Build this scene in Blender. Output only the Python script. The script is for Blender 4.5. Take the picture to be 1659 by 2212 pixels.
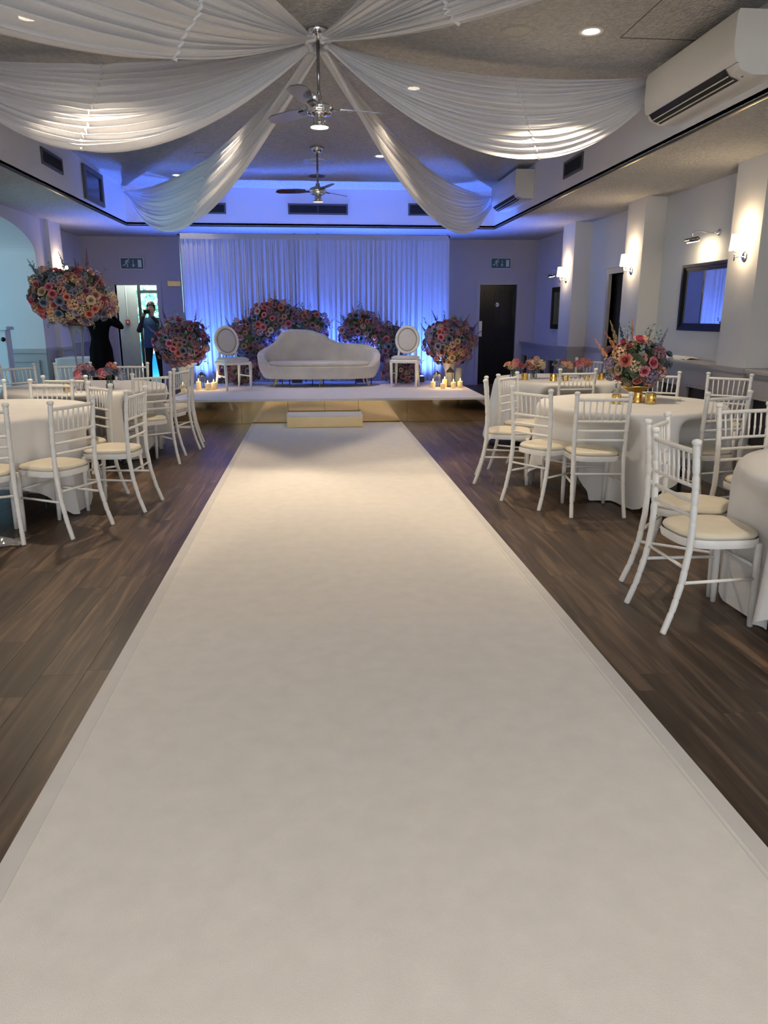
import bpy, math, random
from mathutils import Vector, Matrix, Euler
R = math.radians
sc = bpy.context.scene
for o in list(bpy.data.objects): bpy.data.objects.remove(o)
C = sc.collection
rng = random.Random(7)

# ------------------------------------------------------------------ camera
cam_d = bpy.data.cameras.new('camera'); cam = bpy.data.objects.new('camera', cam_d); C.objects.link(cam)
FPX, VPX, VPY = 1600.0, 683.0, 682.0
cam_d.sensor_fit = 'HORIZONTAL'; cam_d.sensor_width = 36.0; cam_d.lens = 36.0 * FPX / 1659.0
cam_d.clip_start = 0.05; cam_d.clip_end = 300
_y = Vector((VPX - 829.5, VPY - 1106.0, FPX)).normalized()
_ph = math.atan((1106.0 - VPY) / FPX)
_u = Vector((0, -math.cos(_ph), -math.sin(_ph)))
_x = _y.cross(_u).normalized(); _z = _x.cross(_y)
# columns of the camera matrix (right, up, back) in room axes
rt = Vector((_x.x, _y.x, _z.x)); dn = Vector((_x.y, _y.y, _z.y)); fw = Vector((_x.z, _y.z, _z.z))
M = Matrix((( rt.x, -dn.x, -fw.x, 0.0), (rt.y, -dn.y, -fw.y, 0.0), (rt.z, -dn.z, -fw.z, 1.45), (0, 0, 0, 1)))
cam.matrix_world = M
sc.camera = cam

# ------------------------------------------------------------------ view, world
sc.view_settings.view_transform = 'Standard'; sc.view_settings.look = 'None'
sc.view_settings.gamma = 1.0; sc.view_settings.use_curve_mapping = False
sc.view_settings.exposure = 0.53
w = bpy.data.worlds.new('sky'); sc.world = w; w.use_nodes = True
nt = w.node_tree; nt.nodes.clear()
wo = nt.nodes.new('ShaderNodeOutputWorld'); bg = nt.nodes.new('ShaderNodeBackground')
sk = nt.nodes.new('ShaderNodeTexSky'); sk.sky_type = 'HOSEK_WILKIE'; sk.turbidity = 3.0
sk.sun_direction = Vector((0.35, -0.5, 0.75)).normalized()
nt.links.new(sk.outputs[0], bg.inputs[0]); bg.inputs[1].default_value = 4.0
nt.links.new(bg.outputs[0], wo.inputs[0])

def light(name, kind, loc, energy, color, rot=None, target=None, **kw):
    d = bpy.data.lights.new(name, kind); d.energy = energy; d.color = color
    for k, v in kw.items(): setattr(d, k, v)
    o = bpy.data.objects.new(name, d); C.objects.link(o); o.location = loc
    if target is not None: o.rotation_euler = (Vector(target) - Vector(loc)).to_track_quat('-Z', 'Y').to_euler()
    elif rot is not None: o.rotation_euler = rot
    return o
# daylight entering by the windows of the wall behind the photographer
for i, wx in enumerate((-2.9, 0.0, 2.9)):
    light('window_daylight', 'AREA', (wx, -3.15, 1.75), 52, (0.95, 0.97, 1.0), target=(wx, 4, 1.9), shape='RECTANGLE', size=1.7, size_y=1.7)
# daylight in the bay beyond the arch on the left
light('bay_daylight', 'AREA', (-8.6, 10.6, 1.9), 95, (0.42, 0.78, 1.0), target=(-4.6, 11.4, 1.4), shape='RECTANGLE', size=3.0, size_y=2.0)
# daylight of the outside door at the far left
light('yard_sun', 'SUN', (5, 17, 12), 24.0, (0.95, 1.0, 1.0), target=(-3.2, 19, 0), angle=R(1.0))

# ------------------------------------------------------------------ materials
MATS = {}
def mat(name, col, rough=0.6, metal=0.0, var=0.06, scale=8.0, bump=0.0, bscale=80.0, emit=None, estr=0.0,
        sheen=0.0, spec=0.5, coat=0.0, rvar=0.0, detail=4.0, orand=0.0, bdist=0.01, alpha=None, trans=0.0, ior=1.45):
    if name in MATS: return MATS[name]
    m = bpy.data.materials.new(name); m.use_nodes = True; t = m.node_tree; t.nodes.clear()
    out = t.nodes.new('ShaderNodeOutputMaterial'); b = t.nodes.new('ShaderNodeBsdfPrincipled')
    t.links.new(b.outputs[0], out.inputs[0])
    tc = t.nodes.new('ShaderNodeTexCoord')
    n = t.nodes.new('ShaderNodeTexNoise'); n.inputs['Scale'].default_value = scale; n.inputs['Detail'].default_value = detail
    t.links.new(tc.outputs['Object'], n.inputs['Vector'])
    mr = t.nodes.new('ShaderNodeMapRange'); mr.inputs[1].default_value = 0.3; mr.inputs[2].default_value = 0.7
    mr.inputs[3].default_value = 1 - var; mr.inputs[4].default_value = 1 + var
    t.links.new(n.outputs[0], mr.inputs[0])
    mul = t.nodes.new('ShaderNodeVectorMath'); mul.operation = 'SCALE'; mul.inputs[0].default_value = col[:3]
    val = mr.outputs[0]
    if orand:
        oi = t.nodes.new('ShaderNodeObjectInfo'); m2 = t.nodes.new('ShaderNodeMapRange')
        m2.inputs[3].default_value = 1 - orand; m2.inputs[4].default_value = 1 + orand
        t.links.new(oi.outputs['Random'], m2.inputs[0])
        mm = t.nodes.new('ShaderNodeMath'); mm.operation = 'MULTIPLY'
        t.links.new(val, mm.inputs[0]); t.links.new(m2.outputs[0], mm.inputs[1]); val = mm.outputs[0]
    t.links.new(val, mul.inputs['Scale']); t.links.new(mul.outputs[0], b.inputs['Base Color'])
    b.inputs['Roughness'].default_value = rough; b.inputs['Metallic'].default_value = metal
    b.inputs['Specular IOR Level'].default_value = spec; b.inputs['IOR'].default_value = ior
    b.inputs['Sheen Weight'].default_value = sheen; b.inputs['Coat Weight'].default_value = coat
    b.inputs['Transmission Weight'].default_value = trans
    if emit: b.inputs['Emission Color'].default_value = (*emit, 1); b.inputs['Emission Strength'].default_value = estr
    if bump:
        n2 = t.nodes.new('ShaderNodeTexNoise'); n2.inputs['Scale'].default_value = bscale; n2.inputs['Detail'].default_value = 3
        t.links.new(tc.outputs['Object'], n2.inputs['Vector'])
        bp = t.nodes.new('ShaderNodeBump'); bp.inputs['Strength'].default_value = bump; bp.inputs['Distance'].default_value = bdist
        t.links.new(n2.outputs[0], bp.inputs['Height']); t.links.new(bp.outputs[0], b.inputs['Normal'])
    MATS[name] = m; return m

WALL = mat('wall_paint', (0.65, 0.645, 0.645), 0.75, var=0.02, scale=2)
TRIMG = mat('grey_trim_paint', (0.40, 0.385, 0.385), 0.5, var=0.03, scale=3)
ARTEX = mat('textured_ceiling_paint', (0.52, 0.515, 0.50), 0.9, var=0.14, scale=26, bump=1.0, bscale=34, bdist=0.035)
SMOOTHW = mat('fascia_paint', (0.80, 0.80, 0.81), 0.7, var=0.02, scale=2)
WHITE = mat('white_lacquer', (0.80, 0.79, 0.76), 0.35, var=0.03, scale=20)
WPLAST = mat('white_plastic', (0.74, 0.73, 0.70), 0.4, var=0.015, scale=4)
CUSH = mat('ivory_vinyl', (0.70, 0.645, 0.52), 0.42, var=0.05, scale=9)
CLOTH = mat('white_table_linen', (0.74, 0.73, 0.715), 0.85, var=0.03, scale=5, bump=0.12, bscale=250, sheen=0.2)
CARPET = mat('white_felt_carpet', (0.80, 0.765, 0.71), 0.95, var=0.035, scale=11, bump=0.25, bscale=400, sheen=0.15, detail=8)
TAPE = mat('edge_tape', (0.68, 0.66, 0.63), 0.55, var=0.03, scale=9)
STAGEC = mat('white_stage_carpet', (0.80, 0.79, 0.80), 0.95, var=0.03, scale=9, bump=0.2, bscale=350)
GOLD = mat('gold_mirror_acrylic', (0.86, 0.66, 0.36), 0.07, 1.0, var=0.03, scale=2)
GOLDM = mat('gold_mosaic_metal', (0.85, 0.60, 0.20), 0.18, 1.0, var=0.25, scale=90)
BRASS = mat('brass', (0.62, 0.45, 0.2), 0.3, 1.0, var=0.05)
CHROME = mat('chrome', (0.78, 0.78, 0.80), 0.08, 1.0, var=0.03)
DCHROME = mat('dark_chrome', (0.30, 0.30, 0.31), 0.2, 1.0, var=0.05)
BLACK = mat('black_gloss_paint', (0.006, 0.006, 0.007), 0.28, var=0.1, spec=0.3)
DARK = mat('dark_metal', (0.03, 0.03, 0.033), 0.5, var=0.1)
DGREY = mat('dark_grey_metal', (0.11, 0.105, 0.10), 0.5, var=0.08)
MIRROR = mat('mirror_glass', (0.9, 0.9, 0.9), 0.01, 1.0, var=0.0)
VELVET = mat('cream_velvet', (0.66, 0.625, 0.555), 0.75, var=0.10, scale=4, sheen=0.7, detail=6)
GREYV = mat('pale_grey_upholstery', (0.62, 0.61, 0.60), 0.8, var=0.04)
PIPING = mat('grey_nailhead_trim', (0.28, 0.26, 0.24), 0.5, var=0.1)
STEMG = mat('stem_green', (0.09, 0.13, 0.06), 0.6, var=0.2, scale=20)
LEAFG = mat('foliage_green', (0.085, 0.12, 0.065), 0.6, var=0.35, scale=14, orand=0.3)
EUCA = mat('dusty_eucalyptus', (0.20, 0.29, 0.28), 0.65, var=0.2, scale=14, orand=0.2)
SKIN = mat('skin', (0.42, 0.25, 0.18), 0.55, var=0.05)
HAIR = mat('dark_hair', (0.02, 0.015, 0.012), 0.5, var=0.2, scale=40)
BLKFAB = mat('black_fabric', (0.004, 0.004, 0.005), 0.9, var=0.1, spec=0.1)
DENIM = mat('blue_denim', (0.06, 0.13, 0.24), 0.85, var=0.15, scale=30)
DJACK = mat('dark_jacket', (0.05, 0.045, 0.045), 0.8, var=0.1)
NAVY = mat('dark_trousers', (0.015, 0.018, 0.03), 0.8, var=0.1)
SIGNG = mat('exit_sign_green', (0.0, 0.07, 0.09), 0.4, var=0.03)
SIGNW = mat('exit_sign_white', (0.48, 0.60, 0.64), 0.4, var=0.02)
REDP = mat('red_plastic', (0.35, 0.07, 0.05), 0.4, var=0.04)
BLUEP = mat('blue_plastic', (0.02, 0.30, 0.62), 0.4, var=0.05)
WAX = mat('ivory_wax', (0.75, 0.62, 0.36), 0.5, var=0.04, emit=(1.0, 0.62, 0.22), estr=0.10)
FLAME = mat('candle_flame', (1.0, 0.7, 0.25), 0.5, emit=(1.0, 0.62, 0.18), estr=6.0)
SHADE = mat('glowing_lamp_shade', (0.95, 0.9, 0.8), 0.5, emit=(1.0, 0.80, 0.55), estr=7.0, var=0.02)
LAMPW = mat('lamp_lens', (1.0, 0.95, 0.85), 0.4, emit=(1.0, 0.84, 0.62), estr=16.0, var=0.01)
LAMPDIM = mat('faint_glow_lens', (0.75, 0.70, 0.55), 0.3, emit=(1.0, 0.85, 0.6), estr=0.6, var=0.02)  # lens of a lamp without a beam, faint glow put into the material
CREAMP = mat('cream_speaker_grille', (0.50, 0.48, 0.44), 0.6, var=0.1, scale=60)
TARMAC = mat('yard_paving', (0.45, 0.46, 0.45), 0.9, var=0.15, scale=4)
HEDGE = mat('hedge_leaves', (0.22, 0.52, 0.42), 0.7, var=0.5, scale=6)
CONCR = mat('pale_render', (0.55, 0.60, 0.57), 0.8, var=0.06, scale=3)
BLUEW = mat('bay_paint', (0.68, 0.74, 0.77), 0.7, var=0.02, scale=2)
LEDB = mat('blue_led_lens', (0.1, 0.2, 1.0), 0.3, emit=(0.10, 0.30, 1.0), estr=10.0)
PLASTIC_BAG = mat('clear_plastic', (0.8, 0.8, 0.82), 0.15, var=0.05, trans=0.7)

def glass_mat():
    m = bpy.data.materials.new('clear_glass'); m.use_nodes = True; t = m.node_tree; t.nodes.clear()
    out = t.nodes.new('ShaderNodeOutputMaterial'); mx = t.nodes.new('ShaderNodeMixShader')
    tr = t.nodes.new('ShaderNodeBsdfTransparent'); gl = t.nodes.new('ShaderNodeBsdfPrincipled'); gl.inputs['Base Color'].default_value = (0.42, 0.47, 0.50, 1)
    fr = t.nodes.new('ShaderNodeFresnel'); fr.inputs[0].default_value = 1.5
    gl.inputs['Roughness'].default_value = 0.04; tr.inputs[0].default_value = (0.97, 0.98, 0.985, 1)
    ma = t.nodes.new('ShaderNodeMath'); ma.operation = 'MULTIPLY'; ma.inputs[1].default_value = 0.6
    t.links.new(fr.outputs[0], ma.inputs[0]); t.links.new(ma.outputs[0], mx.inputs[0])
    t.links.new(tr.outputs[0], mx.inputs[1]); t.links.new(gl.outputs[0], mx.inputs[2]); t.links.new(mx.outputs[0], out.inputs[0])
    return m
GLASS = glass_mat()

def sheer_mat(name, col, transl, transp):
    m = bpy.data.materials.new(name); m.use_nodes = True; t = m.node_tree; t.nodes.clear()
    out = t.nodes.new('ShaderNodeOutputMaterial')
    df = t.nodes.new('ShaderNodeBsdfDiffuse'); tl = t.nodes.new('ShaderNodeBsdfTranslucent'); tr = t.nodes.new('ShaderNodeBsdfTransparent')
    tc = t.nodes.new('ShaderNodeTexCoord'); n = t.nodes.new('ShaderNodeTexNoise'); n.inputs['Scale'].default_value = 40
    t.links.new(tc.outputs['Object'], n.inputs['Vector'])
    mr = t.nodes.new('ShaderNodeMapRange'); mr.inputs[3].default_value = 0.95; mr.inputs[4].default_value = 1.05
    t.links.new(n.outputs[0], mr.inputs[0])
    v = t.nodes.new('ShaderNodeVectorMath'); v.operation = 'SCALE'; v.inputs[0].default_value = col
    t.links.new(mr.outputs[0], v.inputs['Scale'])
    t.links.new(v.outputs[0], df.inputs[0]); t.links.new(v.outputs[0], tl.inputs[0])
    a = t.nodes.new('ShaderNodeMixShader'); a.inputs[0].default_value = transl
    t.links.new(df.outputs[0], a.inputs[1]); t.links.new(tl.outputs[0], a.inputs[2])
    b = t.nodes.new('ShaderNodeMixShader'); b.inputs[0].default_value = transp
    t.links.new(a.outputs[0], b.inputs[1]); t.links.new(tr.outputs[0], b.inputs[2]); t.links.new(b.outputs[0], out.inputs[0])
    return m
SHEER = sheer_mat('white_voile', (0.93, 0.93, 0.95), 0.28, 0.03)
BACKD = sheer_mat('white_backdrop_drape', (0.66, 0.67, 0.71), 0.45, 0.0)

def wood_mat():
    m = bpy.data.materials.new('dark_oak_planking'); m.use_nodes = True; t = m.node_tree; t.nodes.clear()
    out = t.nodes.new('ShaderNodeOutputMaterial'); b = t.nodes.new('ShaderNodeBsdfPrincipled'); t.links.new(b.outputs[0], out.inputs[0])
    tc = t.nodes.new('ShaderNodeTexCoord'); oi = t.nodes.new('ShaderNodeObjectInfo'); gi = t.nodes.new('ShaderNodeNewGeometry')
    add = t.nodes.new('ShaderNodeMath'); add.operation = 'ADD'
    t.links.new(oi.outputs['Random'], add.inputs[0]); t.links.new(gi.outputs['Random Per Island'], add.inputs[1])
    fr = t.nodes.new('ShaderNodeMath'); fr.operation = 'FRACT'; t.links.new(add.outputs[0], fr.inputs[0])
    off = t.nodes.new('ShaderNodeMath'); off.operation = 'MULTIPLY'; off.inputs[1].default_value = 57.0; t.links.new(fr.outputs[0], off.inputs[0])
    cb = t.nodes.new('ShaderNodeCombineXYZ'); t.links.new(off.outputs[0], cb.inputs[0]); t.links.new(off.outputs[0], cb.inputs[1])
    va = t.nodes.new('ShaderNodeVectorMath'); va.operation = 'ADD'; t.links.new(tc.outputs['Object'], va.inputs[0]); t.links.new(cb.outputs[0], va.inputs[1])
    mp = t.nodes.new('ShaderNodeMapping'); mp.inputs['Scale'].default_value = (10, 0.8, 1); t.links.new(va.outputs[0], mp.inputs[0])
    n = t.nodes.new('ShaderNodeTexNoise'); n.inputs['Scale'].default_value = 2.0; n.inputs['Detail'].default_value = 8; n.inputs['Distortion'].default_value = 0.9
    t.links.new(mp.outputs[0], n.inputs['Vector'])
    cr = t.nodes.new('ShaderNodeValToRGB'); e = cr.color_ramp.elements
    e[0].position = 0.33; e[0].color = (0.038, 0.023, 0.014, 1); e[1].position = 0.68; e[1].color = (0.150, 0.098, 0.062, 1)
    k = e.new(0.5); k.color = (0.070, 0.044, 0.028, 1)
    t.links.new(n.outputs[0], cr.inputs[0])
    mr = t.nodes.new('ShaderNodeMapRange'); mr.inputs[3].default_value = 0.66; mr.inputs[4].default_value = 1.28; t.links.new(fr.outputs[0], mr.inputs[0])
    sc_ = t.nodes.new('ShaderNodeVectorMath'); sc_.operation = 'SCALE'; t.links.new(cr.outputs[0], sc_.inputs[0]); t.links.new(mr.outputs[0], sc_.inputs['Scale'])
    t.links.new(sc_.outputs[0], b.inputs['Base Color'])
    r2 = t.nodes.new('ShaderNodeMapRange'); r2.inputs[3].default_value = 0.36; r2.inputs[4].default_value = 0.52; t.links.new(n.outputs[0], r2.inputs[0])
    t.links.new(r2.outputs[0], b.inputs['Roughness'])
    bp = t.nodes.new('ShaderNodeBump'); bp.inputs['Strength'].default_value = 0.12; bp.inputs['Distance'].default_value = 0.004
    t.links.new(n.outputs[0], bp.inputs['Height']); t.links.new(bp.outputs[0], b.inputs['Normal'])
    return m
WOOD = wood_mat()

def petal_mat(name, inner, outer):
    """flower pigment: deeper at the heart of the bloom, paler at the rim (object space distance)"""
    m = bpy.data.materials.new(name); m.use_nodes = True; t = m.node_tree; t.nodes.clear()
    out = t.nodes.new('ShaderNodeOutputMaterial'); b = t.nodes.new('ShaderNodeBsdfPrincipled'); t.links.new(b.outputs[0], out.inputs[0])
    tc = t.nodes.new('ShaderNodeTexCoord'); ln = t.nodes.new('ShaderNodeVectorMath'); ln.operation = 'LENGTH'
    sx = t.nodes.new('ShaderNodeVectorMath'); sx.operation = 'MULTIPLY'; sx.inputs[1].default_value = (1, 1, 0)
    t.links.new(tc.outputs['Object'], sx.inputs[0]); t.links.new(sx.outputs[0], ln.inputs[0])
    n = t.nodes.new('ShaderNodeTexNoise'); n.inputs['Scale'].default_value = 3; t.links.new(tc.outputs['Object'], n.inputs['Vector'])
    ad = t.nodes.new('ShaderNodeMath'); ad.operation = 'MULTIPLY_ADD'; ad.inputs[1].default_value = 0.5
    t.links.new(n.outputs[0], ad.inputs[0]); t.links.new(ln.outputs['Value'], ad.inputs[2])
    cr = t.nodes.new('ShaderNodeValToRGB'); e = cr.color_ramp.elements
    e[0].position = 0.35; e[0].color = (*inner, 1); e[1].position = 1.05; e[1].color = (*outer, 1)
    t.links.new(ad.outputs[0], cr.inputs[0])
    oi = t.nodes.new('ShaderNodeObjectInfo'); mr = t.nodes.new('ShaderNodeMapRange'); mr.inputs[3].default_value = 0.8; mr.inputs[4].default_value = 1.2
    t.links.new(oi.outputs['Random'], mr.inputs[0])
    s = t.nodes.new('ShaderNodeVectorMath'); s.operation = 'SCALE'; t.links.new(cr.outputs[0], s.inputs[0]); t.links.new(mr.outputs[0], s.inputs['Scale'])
    t.links.new(s.outputs[0], b.inputs['Base Color']); b.inputs['Roughness'].default_value = 0.7; b.inputs['Specular IOR Level'].default_value = 0.25
    return m
PET = {
 'pink': petal_mat('pink_petals', (0.45, 0.04, 0.08), (0.66, 0.25, 0.30)),
 'blush': petal_mat('blush_petals', (0.42, 0.17, 0.15), (0.56, 0.34, 0.29)),
 'coral': petal_mat('coral_petals', (0.45, 0.07, 0.06), (0.62, 0.24, 0.19)),
 'mauve': petal_mat('mauve_petals', (0.16, 0.06, 0.10), (0.34, 0.18, 0.23)),
 'blue': petal_mat('dusty_blue_petals', (0.05, 0.06, 0.12), (0.24, 0.28, 0.37)),
 'lilac': petal_mat('lilac_petals', (0.15, 0.11, 0.22), (0.30, 0.24, 0.36)),
 'cream': petal_mat('cream_petals', (0.36, 0.27, 0.15), (0.54, 0.44, 0.32)),
 'peach': petal_mat('peach_petals', (0.60, 0.28, 0.14), (0.70, 0.44, 0.28)),
}

# ------------------------------------------------------------------ mesh helpers
class MB:
    def __init__(s): s.v = []; s.f = []; s.mi = []
    def add(s, vs, fs, mi=0):
        b = len(s.v); s.v += [tuple(p) for p in vs]; s.f += [tuple(i + b for i in f) for f in fs]; s.mi += [mi] * len(fs)
        return s
    def box(s, x0, x1, y0, y1, z0, z1, mi=0):
        return s.add([(x0,y0,z0),(x1,y0,z0),(x1,y1,z0),(x0,y1,z0),(x0,y0,z1),(x1,y0,z1),(x1,y1,z1),(x0,y1,z1)],
              [(0,3,2,1),(4,5,6,7),(0,1,5,4),(1,2,6,5),(2,3,7,6),(3,0,4,7)], mi)
    def bbox(s, x0, x1, y0, y1, z0, z1, b=0.01, mi=0):
        """box with chamfered vertical and top edges"""
        def ring(d, z): return [(x0+d,y0+b+0*d,z),(x0+b,y0+d,z),(x1-b,y0+d,z),(x1-d,y0+b,z),(x1-d,y1-b,z),(x1-b,y1-d,z),(x0+b,y1-d,z),(x0+d,y1-b,z)]
        rs = [ring(0,z0), ring(0,z1-b), ring(b*0.7,z1)]
        vs = sum(rs, []); fs = []
        for k in range(2):
            for i in range(8):
                j = (i+1) % 8; fs.append((k*8+i, k*8+j, k*8+8+j, k*8+8+i))
        fs += [tuple(range(7,-1,-1)), tuple(range(16,24))]
        return s.add(vs, fs, mi)
    def tube(s, pts, rad, n=8, cap=True, mi=0):
        """round sweep along a path, radius a number or a list"""
        pts = [Vector(p) for p in pts]; k = len(pts)
        if not isinstance(rad, (list, tuple)): rad = [rad] * k
        vs = []; prev = None
        for i, p in enumerate(pts):
            d = (pts[min(i+1,k-1)] - pts[max(i-1,0)])
            if d.length < 1e-9: d = Vector((0,0,1))
            d.normalize()
            if prev is None:
                a = Vector((1,0,0)) if abs(d.x) < 0.8 else Vector((0,1,0)); u = (a - d * a.dot(d)).normalized()
            else: u = (prev - d * prev.dot(d)).normalized()
            prev = u; v = d.cross(u)
            for j in range(n):
                t = 2*math.pi*j/n; vs.append(p + (u*math.cos(t) + v*math.sin(t)) * rad[i])
        fs = []
        for i in range(k-1):
            for j in range(n):
                q = (j+1) % n; fs.append((i*n+j, i*n+q, (i+1)*n+q, (i+1)*n+j))
        if cap: fs += [tuple(range(n-1,-1,-1)), tuple(range((k-1)*n, k*n))]
        return s.add(vs, fs, mi)
    def lathe(s, prof, n=20, c=(0,0,0), cap=True, mi=0, sx=1, sy=1):
        vs = []; fs = []
        for r, z in prof:
            for j in range(n):
                t = 2*math.pi*j/n; vs.append((c[0]+r*sx*math.cos(t), c[1]+r*sy*math.sin(t), c[2]+z))
        for i in range(len(prof)-1):
            for j in range(n):
                q = (j+1) % n; fs.append((i*n+j, i*n+q, (i+1)*n+q, (i+1)*n+j))
        if cap: fs += [tuple(range(n-1,-1,-1)), tuple(range((len(prof)-1)*n, len(prof)*n))]
        return s.add(vs, fs, mi)
    def grid(s, P, nu, nv, closed_u=False, mi=0):
        vs = [P(i/(nu if closed_u else nu-1), j/(nv-1)) for i in range(nu) for j in range(nv)]; fs = []
        for i in range(nu if closed_u else nu-1):
            a = i; b = (i+1) % nu
            for j in range(nv-1): fs.append((a*nv+j, b*nv+j, b*nv+j+1, a*nv+j+1))
        return s.add(vs, fs, mi)
    def prism(s, poly, axis, a, b, mi=0):
        """extrude a 2D polygon; axis 'x': poly=(y,z); 'y': poly=(x,z); 'z': poly=(x,y)"""
        def P(q, h): return {'x': (h,q[0],q[1]), 'y': (q[0],h,q[1]), 'z': (q[0],q[1],h)}[axis]
        n = len(poly); vs = [P(q,a) for q in poly] + [P(q,b) for q in poly]
        fs = [tuple(range(n-1,-1,-1)), tuple(range(n,2*n))] + [(i,(i+1)%n,n+(i+1)%n,n+i) for i in range(n)]
        return s.add(vs, fs, mi)
    def xf(s, m):
        s.v = [tuple(m @ Vector(p)) for p in s.v]; return s
    def mesh(s, name, mats, smooth=False):
        me = bpy.data.meshes.new(name); me.from_pydata(s.v, [], s.f); me.update()
        for m in (mats if isinstance(mats, (list, tuple)) else [mats]): me.materials.append(m)
        if any(s.mi): me.polygons.foreach_set('material_index', s.mi)
        if smooth:
            me.polygons.foreach_set('use_smooth', [True] * len(me.polygons))
            if smooth is not True:
                try: me.set_sharp_from_angle(angle=R(smooth))
                except Exception: pass
        import bmesh
        bm = bmesh.new(); bm.from_mesh(me); bmesh.ops.recalc_face_normals(bm, faces=bm.faces); bm.to_mesh(me); bm.free()
        return me
    def build(s, name, mats, parent=None, smooth=False):
        return ob(name, s.mesh(name, mats, smooth), parent)
def ob(name, me, parent=None, loc=None, rot=None, scale=None):
    o = bpy.data.objects.new(name, me); C.objects.link(o)
    if parent: o.parent = parent
    if loc is not None: o.location = loc
    if rot is not None: o.rotation_euler = rot
    if scale is not None: o.scale = scale if isinstance(scale, (tuple, list)) else (scale,)*3
    return o
def tag(o, label, cat, group=None):
    o['label'] = label; o['category'] = cat
    if group: o['group'] = group
    return o
def thing(name, label, cat, loc=(0,0,0), rz=0.0, group=None):
    o = bpy.data.objects.new(name, None); C.objects.link(o); o.empty_display_size = 0.1
    o.location = loc; o.rotation_euler = (0,0,rz); return tag(o, label, cat, group)
def struct(o): o['kind'] = 'structure'; return o
def dup(root, loc, rz, label, group=None, name=None):
    r = root.copy(); C.objects.link(r); r.location = loc; r.rotation_euler = (0,0,rz); r['label'] = label
    if group: r['group'] = group
    for ch in list(root.children):
        c = ch.copy(); C.objects.link(c); c.parent = r
        for g in list(ch.children):
            d = g.copy(); C.objects.link(d); d.parent = c
    return r
def lerp(a, b, t): return a + (b - a) * t
def interp(tab, x):
    if x <= tab[0][0]: return tab[0][1]
    for (a, va), (b, vb) in zip(tab, tab[1:]):
        if x <= b:
            t = (x-a)/(b-a); t = t*t*(3-2*t); return lerp(va, vb, t)
    return tab[-1][1]

# ================================================================== ROOM SHELL
XW, YF, YB, ZC, ZT = 4.65, -3.0, 16.0, 2.97, 3.60      # side walls, front, back, low ceiling, raised ceiling
TX, TYF, TYB = 3.24, -1.05, 14.05                      # raised tray
# ---- floor: sub-floor with planks
fl = struct(MB().box(-XW-0.8, XW+0.3, YF-0.3, YB+0.3, -0.12, -0.012).build('floor', mat('sub_floor', (0.02,0.015,0.012), 0.9)))
PW, PL = 0.178, 1.22
pm = MB().bbox(0.0003, PW-0.0003, 0.0003, PL-0.0003, -0.011, 0.0, 0.0008).mesh('plank', WOOD)
near = []; far = MB()
cols = int((2*XW + 0.9) / PW) + 1
for i in range(cols):
    x = -XW - 0.8 + i*PW
    o0 = rng.uniform(0, PL)
    y = YF - o0
    while y < YB:
        if x + PW < XW + 0.28:
            vis = ((-3.4 < x < -0.9) or (1.1 < x < 3.2)) and 1.6 < y + PL and y < 10.4 and abs(x) < 0.55*(y + PL) + 0.4
            if vis and len(near) < 300: near.append((x, y))
            else: far.bbox(x+0.0003, x+PW-0.0003, y+0.0003, y+PL-0.0003, -0.011, 0.0, 0.0008)
        y += PL
for x, y in near: ob('plank', pm, fl, loc=(x, y, 0))
fo = far.build('distant_planking', WOOD, fl); fo['kind'] = 'stuff'

# ---- ceilings
ce = struct(MB().box(-TX, TX, TYF, TYB, ZT, ZT+0.1).build('ceiling', ARTEX))
so = MB().box(-XW-0.4, -TX, YF, YB, ZC, ZC+0.05).box(TX, XW+0.2, YF, YB, ZC, ZC+0.05).box(-TX, TX, YF, TYF, ZC, ZC+0.05).box(-TX, TX, TYB, YB, ZC, ZC+0.05)
so.build('soffit', ARTEX, ce)
for nm, b in (('fascia', (-TX-0.06,-TX,TYF,TYB)), ('fascia', (TX,TX+0.06,TYF,TYB)), ('fascia', (-TX,TX,TYB,TYB+0.06)), ('fascia', (-TX,TX,TYF-0.06,TYF))):
    MB().box(*b, ZC+0.02, ZT+0.05).build(nm, SMOOTHW, ce)
# dark shadow rail with a brass bead round the foot of the tray
for sx in (-1, 1):
    MB().box(sx*TX-0.006, sx*TX+0.012, TYF, TYB, ZC-0.008, ZC+0.008).build('rail', DARK, ce)
    MB().box(sx*(TX+0.020)-0.004, sx*(TX+0.020)+0.004, TYF, TYB, ZC-0.008, ZC+0.004).build('bead', BRASS, ce)
MB().box(-TX, TX, TYB-0.006, TYB+0.012, ZC-0.008, ZC+0.008).build('rail', DARK, ce)
MB().box(-TX, TX, TYF-0.016, TYF+0.016, ZC-0.014, ZC+0.012).build('rail', DARK, ce)
# hatch lines in the textured ceiling by the near air conditioner
hm = MB()
hm.box(2.47, 2.476, 4.2, 6.5, ZT-0.004, ZT); hm.box(2.47, 3.2, 6.5, 6.506, ZT-0.004, ZT)
hm.build('hatch_joint', DGREY, ce)

# ---- back wall with two doorways
DRX0, DRX1, DZ = 3.44, 4.23, 2.09
DLX0, DLX1 = -4.03, -3.20
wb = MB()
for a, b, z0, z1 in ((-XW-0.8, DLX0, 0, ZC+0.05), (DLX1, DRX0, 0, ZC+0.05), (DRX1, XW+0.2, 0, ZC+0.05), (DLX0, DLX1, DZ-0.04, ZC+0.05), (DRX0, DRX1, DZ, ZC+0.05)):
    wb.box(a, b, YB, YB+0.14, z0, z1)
wback = struct(wb.build('wall_back', mat('back_wall_paint', (0.40, 0.385, 0.385), 0.75, var=0.02, scale=2)))
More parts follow.
